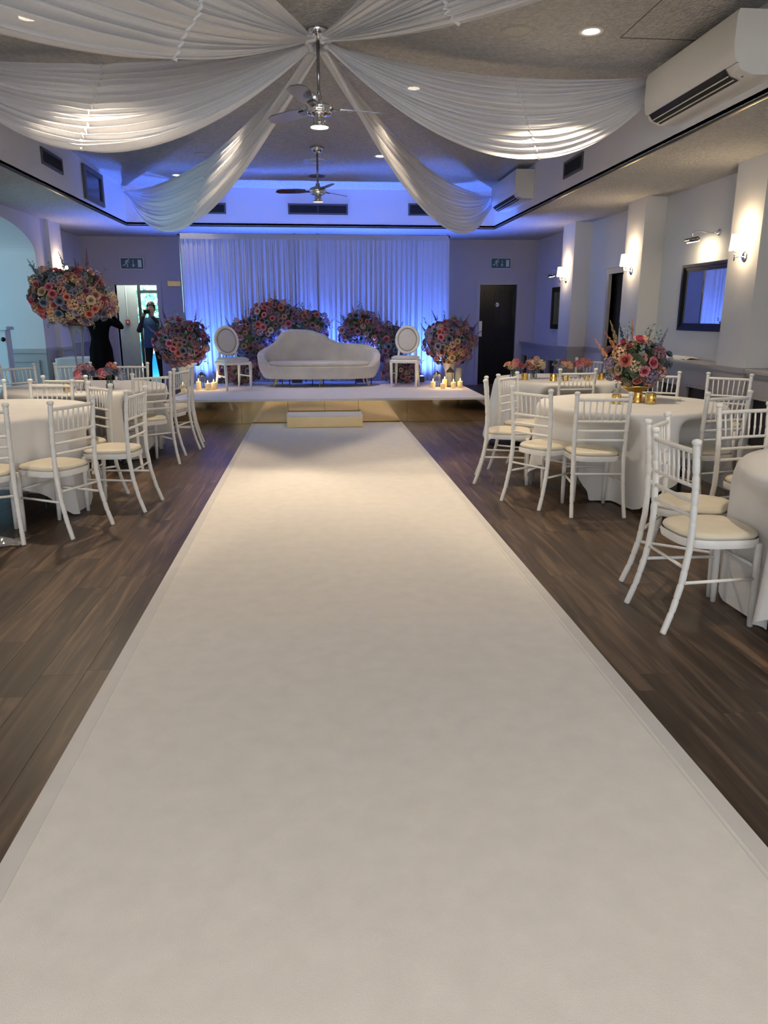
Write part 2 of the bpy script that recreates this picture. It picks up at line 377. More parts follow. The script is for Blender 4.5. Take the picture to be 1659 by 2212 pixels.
# dado rail, skirting and raised panels of the back wall
dd = MB()
for a, b in ((-XW, DLX0-0.1), (DLX1+0.1, DRX0-0.1), (DRX1+0.1, XW)):
    dd.box(a, b, YB-0.035, YB, 0.90, 0.96)
    dd.box(a, b, YB-0.022, YB, 0.86, 0.90)
dd.build('dado_rail', TRIMG, wback)
sk_ = MB()
for a, b in ((-XW, DLX0-0.1), (DLX1+0.1, DRX0-0.1), (DRX1+0.1, XW)): sk_.box(a, b, YB-0.02, YB, 0, 0.16)
struct(sk_.build('baseboard_back', TRIMG))
def panel_frame(parent, axis, pos, a0, a1, z0, z1, out, m=TRIMG, t=0.03):
    p = MB()
    for (u0,u1,w0,w1) in ((a0,a1,z0,z0+t),(a0,a1,z1-t,z1),(a0,a0+t,z0+t,z1-t),(a1-t,a1,z0+t,z1-t)):
        lo, hi = sorted((pos, pos+out))
        if axis == 'y': p.box(u0,u1,lo,hi,w0,w1)
        else: p.box(lo,hi,u0,u1,w0,w1)
    return p.build('panel_moulding', m, parent)
panel_frame(wback, 'y', YB, 2.6, 3.2, 0.24, 0.80, -0.02)
panel_frame(wback, 'y', YB, -3.0, -2.3, 0.24, 0.80, -0.02)

# right-hand black door in the back wall
def architrave(root, x0, x1, z1, y, w=0.075, d=0.03):
    MB().box(x0-w, x0, y-d, y, 0, z1+w).build('jamb', TRIMG, root); MB().box(x1, x1+w, y-d, y, 0, z1+w).build('jamb', TRIMG, root)
    MB().box(x0, x1, y-d, y, z1, z1+w).build('lintel', TRIMG, root)
d1 = struct(MB().bbox(DRX0+0.004, DRX1-0.004, YB+0.03, YB+0.075, 0.012, DZ-0.004, 0.003).build('door_1', BLACK))
architrave(d1, DRX0, DRX1, DZ, YB)
for (px0,px1,z0,z1) in ((0.09,0.36,1.15,1.95),(0.43,0.70,1.15,1.95),(0.09,0.36,0.2,0.95),(0.43,0.70,0.2,0.95)):
    p = MB(); xx = DRX0
    for (u0,u1,w0,w1) in ((px0,px1,z0,z0+.02),(px0,px1,z1-.02,z1),(px0,px0+.02,z0,z1),(px1-.02,px1,z0,z1)): p.box(xx+u0,xx+u1,YB+0.018,YB+0.03,w0,w1)
    p.build('door_panel', BLACK, d1)
MB().lathe([(0.045,0),(0.045,0.006),(0.02,0.008)], 20).xf(Matrix.Translation((DRX0+0.38, YB+0.026, 1.675)) @ Matrix.Rotation(R(90),4,'X')).build('round_plate', mat('pale_disc',(0.7,0.7,0.68),0.5), d1)
MB().lathe([(0.012,0),(0.012,0.004)], 12).xf(Matrix.Translation((DRX0+0.38, YB+0.017, 1.675)) @ Matrix.Rotation(R(90),4,'X')).build('plate_dot', DGREY, d1)
MB().bbox(DRX0+0.005, DRX0+0.075, YB+0.018, YB+0.03, 1.02, 1.34, 0.004).build('push_plate', mat('brushed_steel',(0.62,0.62,0.6),0.45,0.6), d1)
MB().box(DRX0, DRX1, YB+0.0, YB+0.14, 0, 0.012).build('threshold', DGREY, d1)

# left doorway: frame, lobby, outer glazed door, yard
d2 = struct(MB().box(DLX0-0.09, DLX0, YB-0.03, YB+0.14, 0, DZ+0.05).build('door_2', TRIMG))
MB().box(DLX1, DLX1+0.09, YB-0.03, YB+0.14, 0, DZ+0.05).build('jamb', TRIMG, d2)
MB().box(DLX0, DLX1, YB-0.03, YB+0.14, DZ-0.04, DZ+0.05).build('lintel', TRIMG, d2)
lob = struct(MB().box(-4.33, -4.23, YB+0.14, 18.2, 0, 2.6).build('wall_lobby', CONCR))
MB().box(-3.12, -3.02, YB+0.14, 18.2, 0, 2.6).build('side_panel', CONCR, lob)
MB().box(-4.33, -3.02, YB+0.14, 18.2, 2.5, 2.6).build('lobby_ceiling', CONCR, lob)
MB().box(-4.33, -3.02, YB+0.14, 18.2, -0.1, 0.0).build('lobby_floor', TARMAC, lob)
MB().lathe([(.001,2.46),(.12,2.465),(.14,2.50)], 20, cap=False).xf(Matrix.Translation((-3.75,16.45,0))).build('added_lobby_disc', LAMPDIM, lob, True)  # unseen disc, added to go with the lobby fill below
light('lobby_fill', 'POINT', (-3.62, 16.35, 2.36), 16, (0.9, 1.0, 0.97), shadow_soft_size=.1)  # added fill, brightens the grey leaf inside the lobby
# grey fire door leaf standing open inside the lobby, with a call point beside it
leaf = struct(MB().bbox(-4.20, -3.79, 16.75, 16.79, 0.01, 2.08, 0.004).build('door_4', mat('grey_fire_door',(0.44,0.45,0.42),0.5,var=0.03)))
MB().box(-4.215, -4.185, 16.6, 16.75, 0.01, 2.08).build('edge_strip', CHROME, leaf)
MB().tube([(-4.0,16.735,1.43),(-4.0,16.735,2.07)], 0.008, 6).build('conduit', WHITE, leaf)
cp = MB().bbox(-4.045, -3.955, 16.70, 16.745, 1.27, 1.37, 0.006).build('call_point', REDP, leaf)
MB().box(-4.02, -3.98, 16.695, 16.70, 1.30, 1.34).build('call_glass', SIGNW, cp)
of = struct(MB().box(-3.82, -3.765, 17.0, 17.06, 0, 2.2).build('door_5', DARK))
MB().box(-3.19, -3.13, 17.0, 17.06, 0, 2.2).build('frame_post', DARK, of)
MB().box(-3.765, -3.19, 17.0, 17.06, 1.92, 1.98).build('transom', DARK, of)
tag(MB().box(-9, 4, 18.2, 34, -0.15, -0.03).build('yard_ground', TARMAC), 'pale sunlit yard paving outside the far left doorway', 'paving')
hd = MB(); rr = random.Random(3)
for i in range(5200):
    x = rr.uniform(-8.5, 0.5); z = rr.uniform(0.0, 2.3+.35*math.sin(x*3.0)) ; y = 25 + 0.6*math.sin(x*2.1)*math.cos(z*2) + rr.uniform(-.35,.35)
    a = rr.uniform(0, 6.28); s = rr.uniform(.06,.13); n = Vector((rr.uniform(-1,1), -1.2, rr.uniform(-.6,1))).normalized()
    u = n.cross(Vector((math.cos(a),0.2,math.sin(a)))).normalized()*s; v = n.cross(u).normalized()*s*0.6; c = Vector((x,y,z))
    hd.add([c-u, c+v, c+u, c-v], [(0,1,2,3)])
ho = tag(hd.build('hedge', HEDGE), 'bright green leafy hedge seen through the far left doorway', 'hedge'); ho['kind'] = 'stuff'
hb = MB().box(-9, 1, 25.3, 25.8, -0.1, 2.2).build('hedge_core', HEDGE, ho)
bn = thing('blue_bin', 'bright blue plastic bin standing outside the far left doorway', 'bin', (-3.76, 18.9, 0))
bn.location = (-3.95, 18.9, -0.03)
MB().add([(-.2,-.22,0),(.2,-.22,0),(.2,.22,0),(-.2,.22,0),(-.27,-.29,.85),(.27,-.29,.85),(.27,.29,.85),(-.27,.29,.85)], [(0,3,2,1),(4,5,6,7),(0,1,5,4),(1,2,6,5),(2,3,7,6),(3,0,4,7)]).build('bin_body', BLUEP, bn)
MB().bbox(-.29,.29,-.31,.31,.85,.91,.02).build('lid', BLUEP, bn)
MB().bbox(-.06,.06,-.305,-.285,.6,.72,.004).build('sticker', WHITE, bn)

# exit signs
def exit_sign(x0, x1, z0, z1, label):
    s = thing('exit_sign', label, 'exit sign', ((x0+x1)/2, YB, (z0+z1)/2), group='exit signs over the doors')
    W, Hh = (x1-x0), (z1-z0); y = -0.035
    MB().bbox(-W/2-.015, W/2+.015, y+.005, 0.0, -Hh/2-.015, Hh/2+.015, .004).build('case', SIGNW, s)
    MB().box(-W/2, W/2, y, y+.006, -Hh/2, Hh/2).build('green_face', SIGNG, s)
    k = Hh/2
    fig = MB(); yy = y-.002
    def st(pts, wd):
        for (a,b),(c,d) in zip(pts, pts[1:]):
            L = math.hypot(c-a, d-b); nx, nz = -(d-b)/L*wd, (c-a)/L*wd
            fig.add([(a+nx,yy,b+nz),(c+nx,yy,d+nz),(c-nx,yy,d-nz),(a-nx,yy,b-nz),(a+nx,yy+.002,b+nz),(c+nx,yy+.002,d+nz),(c-nx,yy+.002,d-nz),(a-nx,yy+.002,b-nz)],
                    [(0,1,2,3),(7,6,5,4),(0,4,5,1),(1,5,6,2),(2,6,7,3),(3,7,4,0)])
    ox = -W*0.27
    st([(ox+.32*k, .62*k),(ox+.02*k,.05*k)], .11*k)                    # trunk
    st([(ox+.25*k,.45*k),(ox+.02*k,.5*k),(ox-.25*k,.25*k)], .05*k)     # back arm
    st([(ox+.28*k,.45*k),(ox+.48*k,.18*k),(ox+.7*k,.3*k)], .05*k)      # front arm
    st([(ox+.02*k,.05*k),(ox+.32*k,-.18*k),(ox+.2*k,-.7*k)], .07*k)    # front leg
    st([(ox+.0*k,.05*k),(ox-.22*k,-.32*k),(ox-.68*k,-.34*k)], .07*k)   # back leg
    fig.build('running_figure', SIGNW, s)
    MB().lathe([(.14*k,0),(.14*k,.002)], 12).xf(Matrix.Translation((ox+.52*k, yy+.002, .72*k)) @ Matrix.Rotation(R(90),4,'X')).build('figure_head', SIGNW, s)
    ar = MB(); ax = W*0.06
    ar.box(ax-.05*k, ax+.05*k, yy, yy+.002, -.25*k, .7*k)
    ar.prism([(ax-.28*k,-.2*k),(ax,-.72*k),(ax+.28*k,-.2*k),(ax+.1*k,-.28*k),(ax-.1*k,-.28*k)], 'y', yy, yy+.002)
    ar.build('down_arrow', SIGNW, s)
    MB().box(W*.27, W*.43, yy, yy+.002, -.72*k, .72*k).build('door_symbol', SIGNW, s)
exit_sign(-3.86, -3.43, 2.36, 2.56, 'green running man exit sign above the open left doorway')
exit_sign(3.66, 4.06, 2.41, 2.60, 'green running man exit sign above the black door')
tag(MB().bbox(-2.98, -2.72, YB-0.02, YB, 2.03, 2.13, 0.004).build('brass_plaque', BRASS), 'small brass plaque on wall beside the left edge of the curtain', 'plaque')

# ---- right wall, pilasters, wainscot
wr = struct(MB().box(XW, XW+0.14, YF-0.1, 10.95, 0, ZC+0.05).box(XW, XW+0.14, 11.85, YB+0.1, 0, ZC+0.05).box(XW, XW+0.14, 10.95, 11.85, 2.08, ZC+0.05).build('wall_right', WALL))
XP = 4.36
for y0, y1 in ((1.9, 2.45), (4.65, 5.2), (7.36, 7.92), (10.12, 10.70), (12.88, 13.5)):
    MB().box(XP, XW+0.01, y0, y1, 0, ZC).build('pilaster', WALL, wr)
    MB().box(XP-0.02, XW, y0-0.02, y1+0.02, 0, 0.88).build('pilaster_plinth', TRIMG, wr)
    MB().box(XP-0.04, XW, y0-0.04, y1+0.04, 0.88, 0.93).build('pilaster_rail', TRIMG, wr)
# doorway in right wall between second and third pilaster
d3 = struct(MB().box(XW+0.05, XW+0.09, 10.95, 11.85, 0, 2.08).build('door_3', BLACK))
MB().box(XW-0.05, XW+0.05, 10.86, 10.95, 0, 2.17).build('jamb', TRIMG, d3); MB().box(XW-0.05, XW+0.05, 11.85, 11.94, 0, 2.17).build('jamb', TRIMG, d3)
MB().box(XW-0.05, XW+0.05, 10.95, 11.85, 2.08, 2.17).build('lintel', TRIMG, d3)
MB().box(XW-0.065, XW+0.05, 10.82, 11.98, 2.17, 2.21).build('cornice', WALL, d3)

def radiator_cover(y0, y1, label, n):
    o = thing('radiator_cover', label, 'radiator cover', (0, 0, 0), group='grey radiator covers along the right wall')
    x0, x1 = XP+0.02, XW-0.002; o.location = (0, (y0+y1)/2, 0); h = (y1-y0)/2
    MB().bbox(x0-0.05, x1, -h, h, 0.885, 0.925, 0.008).build('shelf', TRIMG, o)
    MB().box(x0-0.025, x1, -h, h, 0.85, 0.885).build('shelf_moulding', TRIMG, o)
    MB().box(x0, x1, -h, h, 0.66, 0.85).build('top_board', TRIMG, o)
    MB().box(x0-0.01, x1, -h, h, 0.0, 0.14).build('plinth', TRIMG, o)
    wd = 2*h/n
    for i in range(n+1):
        yy = -h + i*wd; MB().box(x0, x1-.01, max(-h, yy-0.07), min(h, yy+0.07), 0.14, 0.66).build('stile', TRIMG, o)
    for i in range(n):
        a = -h+i*wd+0.07; b = -h+(i+1)*wd-0.07
        MB().box(x0+0.05, x0+0.06, a, b, 0.14, 0.66).build('grille', DARK, o)
        f = MB()
        for (u0,u1,w0,w1) in ((a,b,.14,.165),(a,b,.635,.66),(a,a+.025,.165,.635),(b-.025,b,.165,.635)): f.box(x0-.012, x0+.02, u0,u1,w0,w1)
        f.build('grille_frame', TRIMG, o)
    return o
radiator_cover(7.97, 10.07, 'grey panelled radiator cover under the black framed mirror', 3)
radiator_cover(13.55, 15.97, 'grey panelled radiator cover in corner beside the black door', 4)
radiator_cover(5.25, 7.31, 'grey panelled radiator cover at right edge of picture', 3)
sk2 = MB().box(XW-0.02, XW, 11.98, 12.84, 0, 0.15).box(XW-0.02, XW, YF, 4.6, 0, 0.15); struct(sk2.build('baseboard_right', TRIMG))
struct(MB().box(XW-0.03, XW, 11.98, 12.84, 0.86, 0.93).build('trim_1', TRIMG))

# ---- left wall: arch, pilaster, wainscot
XL = -4.40
def arch_wall():
    m = MB(); y0, y1, zs, za = 9.4, 12.80, 2.38, 2.82
    x0, x1 = XL-0.72, XL
    m.box(x0, x1, YF-0.1, y0, 0, ZC+0.05); m.box(x0, x1, y1, 13.33, 0, ZC+0.05)
    n = 28; ym = (y0+y1)/2; ry = (y1-y0)/2
    pts = [(ym - ry*math.cos(math.pi*i/n), zs - 0.0 + (za-zs)*math.sin(math.pi*i/n)) for i in range(n+1)]
    for (a,za_),(b,zb_) in zip(pts, pts[1:]):
        m.add([(x0,a,za_),(x0,b,zb_),(x0,b,ZC+.05),(x0,a,ZC+.05),(x1,a,za_),(x1,b,zb_),(x1,b,ZC+.05),(x1,a,ZC+.05)],
              [(0,1,2,3),(7,6,5,4),(0,4,5,1)])
    return m
wl = struct(arch_wall().build('wall_left', WALL))
MB().box(-XW-0.14, -XW, 13.9, YB+0.1, 0, ZC+.05).build('recess_wall', WALL, wl)
MB().box(-XW-0.5, XL+0.07, 13.33, 13.92, 0, ZC).build('pilaster', WALL, wl)
MB().box(-XW-0.5, XL+0.09, 13.31, 13.94, 0, 0.88).build('pilaster_plinth', TRIMG, wl)
MB().box(-XW-0.5, XL+0.11, 13.29, 13.96, 0.88, 0.93).build('pilaster_rail', TRIMG, wl)
MB().box(XL, XL+0.03, 12.80, 13.30, 0.88, 0.94).box(XL, XL+0.018, 12.8, 13.3, 0.0, 0.88).build('dado_rail', TRIMG, wl)
MB().box(-XW, -XW+0.03, 13.96, YB, 0.88, 0.94).box(-XW, -XW+0.018, 13.96, YB, 0.0, 0.88).build('dado_rail', TRIMG, wl)
panel_frame(wl, 'x', -XW+0.018, 14.2, 15.6, 0.2, 0.75, 0.02)
panel_frame(wl, 'x', XL+0.018, 12.88, 13.22, 0.2, 0.75, 0.015)
MB().box(XL-0.72, XL-0.0, 12.785, 12.80, 0.0, 0.86).box(XL-0.72, XL+0.01, 12.76, 12.80, 0.86, 0.93).build('jamb_panel', TRIMG, wl)
panel_frame(wl, 'y', 12.785, XL-0.60, XL-0.12, 0.2, 0.75, -0.02)
# near jamb of the arch with its own dado block
MB().box(XL-0.0, XL+0.05, 9.1, 9.4, 0, 0.9).box(XL, XL+0.08, 9.05, 9.45, 0.9, 0.96).build('jamb_block', TRIMG, wl)
# bay beyond the arch
bay = struct(MB().box(-9.2, -9.1, 8.0, 14.2, 0, 3.2).build('wall_bay', BLUEW))
MB().box(-9.1, -5.12, 13.6, 13.7, 0, 3.2).build('bay_side', BLUEW, bay); MB().box(-9.1, -5.12, 8.0, 8.1, 0, 3.2).build('bay_side', BLUEW, bay)
MB().box(-9.2, -5.12, 8.0, 13.7, 3.0, 3.1).build('bay_ceiling', BLUEW, bay)
MB().box(-9.2, -5.3, 8.0, 13.7, -0.12, 0.0).build('bay_floor', TARMAC, bay)
pst = thing('newel_post', 'pale blue boxed post with cap standing in the left arch', 'post', (-4.83, 12.2, 0))
MB().bbox(-.10,.10,-.10,.10,0,1.24,.01).build('shaft', BLUEW, pst); MB().bbox(-.14,.14,-.14,.14,1.24,1.29,.012).build('cap', BLUEW, pst)
MB().lathe([(0.0,0),(.03,.005),(.035,.03),(.0,.05)],12,cap=False).xf(Matrix.Translation((.06,-.10,1.10))@Matrix.Rotation(R(90),4,'X')).build('knob', BLACK, pst)
# white side table by the left pilaster
stb = thing('side_table', 'small white cloth covered side table by the left pilaster', 'table', (-3.95, 13.05, 0))
MB().bbox(-.28,.30,-.32,.32,.74,.78,.01).build('tabletop', CLOTH, stb)
MB().grid(lambda u,v: ((.29+.02*math.sin(u*40)*v)*(1 if u<.25 or u>=.75 else -1) if False else (.30+.015*math.sin(u*60)*v)*max(-1,min(1,1.42*math.cos(2*math.pi*u))), (.33+.015*math.sin(u*60)*v)*max(-1,min(1,1.42*math.sin(2*math.pi*u))), lerp(.775,.42,v)), 64, 5, True).build('cloth_skirt', CLOTH, stb, True)
for a in (-1,1):
    for b in (-1,1): MB().tube([(a*.24,b*.27,0),(a*.24,b*.27,.74)], .016, 8).build('leg', DCHROME, stb)

# ---- front wall behind the camera with three windows
wf = MB(); xs = [-XW-0.8, -3.75, -2.05, -0.85, 0.85, 2.05, 3.75, XW+0.2]
for i in range(7):
    if i % 2 == 0: wf.box(xs[i], xs[i+1], YF-0.12, YF, 0, ZC+.05)
    else: wf.box(xs[i], xs[i+1], YF-0.12, YF, 0, 0.9); wf.box(xs[i], xs[i+1], YF-0.12, YF, 2.6, ZC+.05)
wfo = struct(wf.build('wall_front', WALL))
for k, i in enumerate((1,3,5)):
    f = MB(); a, b = xs[i], xs[i+1]
    for q in ((a,a+.06,.9,2.6),(b-.06,b,.9,2.6),(a,b,.9,.96),(a,b,2.54,2.6),((a+b)/2-.025,(a+b)/2+.025,.96,2.54)): f.box(q[0],q[1],YF-.09,YF-.03,q[2],q[3])
    wn = struct(f.build('window_%d' % (k+1), WHITE))

# ================================================================== CEILING FITTINGS
def downlight(x, y, label, lit=True, power=60, z=ZT, spot=True, blend=0.6, size=100, aim=None):
    o = thing('downlight', label, 'ceiling light', (x, y, z), group='recessed ceiling lights')
    MB().lathe([(0.058,0.0),(0.058,-0.003),(0.09,-0.010),(0.098,-0.004),(0.098,0.0)], 28, cap=False).build('trim_ring', WHITE, o, True)
    MB().lathe([(0.0,-0.004),(0.060,-0.004)], 28, cap=False).build('lens', LAMPW if lit else LAMPDIM, o)
    if lit and spot:
        l = light('downlight_beam', 'SPOT', (x, y, z-0.05), power, (1.0, 0.80, 0.56), rot=(0,0,0), target=aim, spot_size=R(size), spot_blend=blend, shadow_soft_size=0.05)
    return o
downlight(2.19, 6.39, 'lit recessed downlight near the large air conditioner', power=125)
downlight(1.0, 8.0, 'recessed downlight glowing through the middle right drape', power=125)
downlight(-2.14, 12.92, 'recessed downlight near back left corner of the raised ceiling', power=30)
downlight(-2.10, 6.50, 'recessed downlight glowing through the upper left drape', power=180, aim=(-1.15, 5.9, 0))
downlight(0.94, 11.2, 'small recessed downlight right of the far ceiling fan', power=75, size=72)
downlight(-1.05, 8.6, 'recessed downlight glowing through the middle left drape', power=125)
for x, y, t in ((2.1, 2.6, 'right'), (-2.1, 2.6, 'left'), (2.1, -0.4, 'far right'), (-2.1, -0.4, 'far left')):
    downlight(x, y, 'recessed downlight overhead out of view on the %s side' % t, power=85)
def ceil_speaker(x, y, r, label, m=CREAMP, dark=False):
    o = thing('ceiling_speaker', label, 'ceiling speaker', (x, y, ZT), group='round ceiling speakers')
    MB().lathe([(r*.8,-.002),(r*.82,-.012),(r,-.012),(r*1.02,0)], 30, cap=False).build('rim', m if not dark else DGREY, o, True)
    MB().lathe([(0,-.008),(r*.8,-.005)], 30, cap=False).build('grille', CREAMP if not dark else DARK, o)
ceil_speaker(1.61, 6.44, 0.125, 'cream round ceiling speaker left of the lit downlight')
ceil_speaker(-1.49, 11.29, 0.13, 'cream round ceiling speaker above the back left drape')
ceil_speaker(0.06, 11.6, 0.19, 'large round ceiling speaker just behind the far fan', CHROME)
ceil_speaker(0.06, 12.8, 0.13, 'dark round vent disc in ceiling behind the far fan', dark=True)

def fan(x, y, zm, span, a0, label, lit):
    o = thing('ceiling_fan', label, 'ceiling fan', (x, y, ZT), group='chrome ceiling fans')
    MB().lathe([(.085,0),(.085,-.02),(.075,-.055),(.05,-.085),(.02,-.10),(.0,-.10)], 24, cap=False).build('canopy', CHROME, o, True)
    MB().lathe([(.088,-.018),(.092,-.023),(.088,-.028)],24,cap=False).build('canopy_ring', DCHROME, o, True)
    h = zm - ZT
    MB().tube([(0,0,-.08),(0,0,h+.06)], .0135, 10).build('downrod', DCHROME, o, True)
    MB().lathe([(0.0,h+.10),(.025,h+.095),(.03,h+.06),(.06,h+.05),(.10,h+.035),(.115,h+.015),(.115,h-.005),(.10,h-.02),(.105,h-.028),(.09,h-.045),(.05,h-.055),(.045,h-.06),(0,h-.06)], 28, cap=False).build('motor_housing', CHROME, o, True)
    lk = MB().lathe([(.045,h-.055),(.045,h-.10),(.055,h-.115),(.075,h-.13),(.075,h-.135)], 24, cap=False).build('lamp_cup', CHROME, o, True)
    MB().lathe([(0,h-.132),(.07,h-.133)], 24, cap=False).build('bulb_face', LAMPDIM if not lit else mat('fan_lamp_glow',(1,.95,.85),.4,emit=(1,.86,.62),estr=3.0), lk)
    for k in range(3):
        a = a0 + k*2*math.pi/3
        bl = MB()
        L0, L1, wd = .16, span, .068
        prof = [(L0,-wd*.72),(L0,wd*.72),(L0+.1,wd),(L1-.10,wd*1.0),(L1-.03,wd*.6),(L1,-wd*.3),(L1-.04,-wd*.85),(L1-.14,-wd),(L0+.1,-wd)]
        bl.prism(prof, 'z', -.004, .004)
        mt = Matrix.Rotation(a,4,'Z') @ Matrix.Translation((0,0,h+.005)) @ Matrix.Rotation(R(13),4,'X')
        bl.xf(mt); b = bl.build('blade', mat('blade_chrome', (0.42, 0.42, 0.45), 0.1, 1.0, var=0.03), o)
        br = MB().bbox(.09,.22,-.028,.028,-.012,-.004,.003).xf(mt).build('blade_iron', DCHROME, b)
    return o
fan(0.06, 6.49, 3.03, 0.62, R(12), 'near chrome ceiling fan with lamp, hanging between the drapes', True)
fan(0.06, 10.64, 3.05, 0.58, R(48), 'far chrome ceiling fan hanging before the blue lit fascia', False)
light('fan_bulb', 'SPOT', (0.06, 6.49, 2.86), 20, (1.0, 0.82, 0.58), rot=(0,0,0), spot_size=R(110), spot_blend=0.7, shadow_soft_size=0.06)

def vent(loc, rz, wd, ht, label, n=6, mull=False):
    o = thing('air_vent', label, 'air vent', loc, rz, 'dark air vents on the ceiling fascia')     # faces local -Y
    f = MB(); t = .028
    for (a,b,c,d) in ((-wd/2,wd/2,ht/2-t,ht/2),(-wd/2,wd/2,-ht/2,-ht/2+t),(-wd/2,-wd/2+t,-ht/2+t,ht/2-t),(wd/2-t,wd/2,-ht/2+t,ht/2-t)): f.box(a,b,-.02,0,c,d)
    f.build('frame', DGREY, o); MB().box(-wd/2+t,wd/2-t,-.004,-.001,-ht/2+t,ht/2-t).build('backing', DARK, o)
    for i in range(n):
        z = -ht/2+t+(ht-2*t)*(i+.5)/n
        MB().add([(-wd/2+t,-.014,z-.008),(wd/2-t,-.014,z-.008),(wd/2-t,-.005,z+.006),(-wd/2+t,-.005,z+.006)],[(0,1,2,3)]).build('slat', DARK, o)
    if mull: MB().box(-.006,.006,-.018,-.004,-ht/2+t,ht/2-t).build('mullion', DGREY, o)
vent((0.075, TYB, 3.265), 0, 1.05, 0.18, 'long dark air vent in middle of the back fascia', 6, True)
vent((1.98, TYB, 3.28), 0, 0.60, 0.20, 'dark air vent on the back fascia behind the right drape')
vent((-1.83, TYB, 3.26), 0, 0.60, 0.18, 'dark air vent on the back fascia behind the left drape')
vent((TX, 9.78, 3.255), R(-90), 0.70, 0.20, 'dark square air vent on the right fascia between air conditioners')
vent((-TX, 10.36, 3.31), R(90), 0.76, 0.19, 'dark air vent on the left fascia nearer the camera')
tv = thing('wall_screen', 'dark framed square screen set in the left fascia', 'screen', (-TX, 12.1, 3.29), R(90))
f = MB()
for q in ((-.48,.48,.17,.23),(-.48,.48,-.23,-.17),(-.48,-.40,-.17,.17),(.40,.48,-.17,.17)): f.box(q[0],q[1],-.04,0,q[2],q[3])
f.build('frame', DGREY, tv); MB().box(-.40,.40,-.015,-.005,-.17,.17).build('glass_face', mat('dark_screen',(.03,.035,.05),.12), tv)

def air_con(y0, y1, z0, z1, dep, label):
    L = y1-y0
    o = thing('air_conditioner', label, 'air conditioner', (TX, (y0+y1)/2, z0), group='white wall air conditioners')
    H = z1-z0
    prof = [(0,0),(-.55*dep,0),(-.80*dep,.07*H),(-.96*dep,.25*H),(-dep,.45*H),(-dep*.99,.9*H),(-dep*.95,H),(0,H)]
    MB().prism(prof, 'y', -L/2, L/2).build('case', WPLAST, o, 35)
    # outlet slot runs along the lower front curve
    pf = [(-.585*dep,.008*H),(-.80*dep,.07*H),(-.905*dep,.19*H)]
    sl = MB(); vs = []
    for (px, pz) in pf: vs += [(px-.004,-L*.40,pz-.005),(px-.004,L*.46,pz-.005)]
    sl.add(vs, [(0,1,3,2),(2,3,5,4)]).build('outlet', mat('vent_black',(.004,.004,.004),.6), o)
    for (px, pz) in ((-.69*dep,.036*H),(-.815*dep,.088*H)):
        MB().box(px-.012,px-.004,-L*.40,L*.46,pz-.016,pz-.010).build('louvre', WPLAST, o)
    MB().box(-.90*dep,-.86*dep, -L/2, L/2, .176*H-.001, .182*H).build('seam', DGREY, o)
    MB().bbox(-.70*dep,-.66*dep,-L*.47,-L*.46,-.004,.0,.001).build('sensor', DARK, o)
air_con(5.50, 6.95, 3.07, 3.47, 0.34, 'large white wall air conditioner at top right')
air_con(11.55, 13.10, 3.13, 3.53, 0.28, 'far white wall air conditioner beside the back right drape')

# ---- ceiling drapes
def drape(label, A, B, s0, s1, wlat, seam, nf=11, seed=0, power=1.0, skew=0.0):
    r = random.Random(seed); A = Vector(A); B = Vector(B); d = B-A; L = d.length
    lat = Vector((d.y, -d.x, 0)).normalized()
    o = thing('ceiling_drape', label, 'drape', tuple(A), group='white voile drapes radiating from the fan')
    ph = [r.uniform(0,6.28) for _ in range(4)]; k1, k2 = nf, nf*2.3
    def P(t, s):
        h = math.sin(math.pi*min(1,max(0,t)))
        hh = h**0.85
        sg = lerp(s0, s1, s**power) * (4*t*(1-t))
        tt = t + skew*0
        g = (s-.5)*wlat*hh
        amp = 0.040*h**0.7*(1.0 if abs(t-seam)>.05 else 0.55+0.45*abs(t-seam)/.05)
        rp = amp*(math.sin(2*math.pi*k1*s+ph[0]+1.6*t)+.55*math.sin(2*math.pi*k2*s+ph[1]-3.0*t)+.4*math.sin(2*math.pi*3.1*s+ph[2]+5*t))
        bunch = 0.045*(1-hh)
        p = A.lerp(B, t) - A
        out = p + lat*(g + rp + bunch*math.sin(9*s)) + Vector((0,0,-sg - bunch*s - 0.35*rp))
        return tuple(out)
    nu, nv = 64, 150
    MB().grid(lambda u,v: P(u,v), nu, nv).build('voile', SHEER, o, True)
    pts = [Vector(P(seam, i/40)) for i in range(41)]
    MB().tube(pts, [0.012+0.005*math.sin(i*2.1) for i in range(41)], 6).build('gather_cord', SHEER, o, True)
    MB().tube([Vector(P(0,i/12)) for i in range(13)], .02, 6).build('hub_knot', SHEER, o, True)
    return o
HUBZ = 3.50
drape('white drape swag running from fan to back left corner', (0.03,6.62,HUBZ), (-3.20,14.0,3.52), 0.22, 0.98, -0.30, 0.42, seed=1)
drape('white drape swag running from fan to back right corner', (0.10,6.62,HUBZ), (3.20,14.0,3.52), 0.22, 0.98, 0.30, 0.42, seed=2)
drape('white drape swag running from fan to left fascia', (0.0,6.50,HUBZ), (-3.20,7.25,3.55), 0.05, 0.80, -0.5, 0.56, seed=3)
drape('white drape swag running from fan to right fascia beside air conditioner', (0.12,6.50,HUBZ), (3.20,7.25,3.55), 0.05, 0.80, 0.5, 0.56, seed=4)
drape('white drape swag overhead at top left of picture', (0.0,6.36,HUBZ), (-3.20,-0.95,3.52), 0.20, 0.92, 0.5, 0.20, seed=5)
drape('white drape swag overhead at top right of picture', (0.12,6.36,HUBZ), (3.20,-0.95,3.52), 0.06, 0.56, -0.5, 0.20, seed=6)

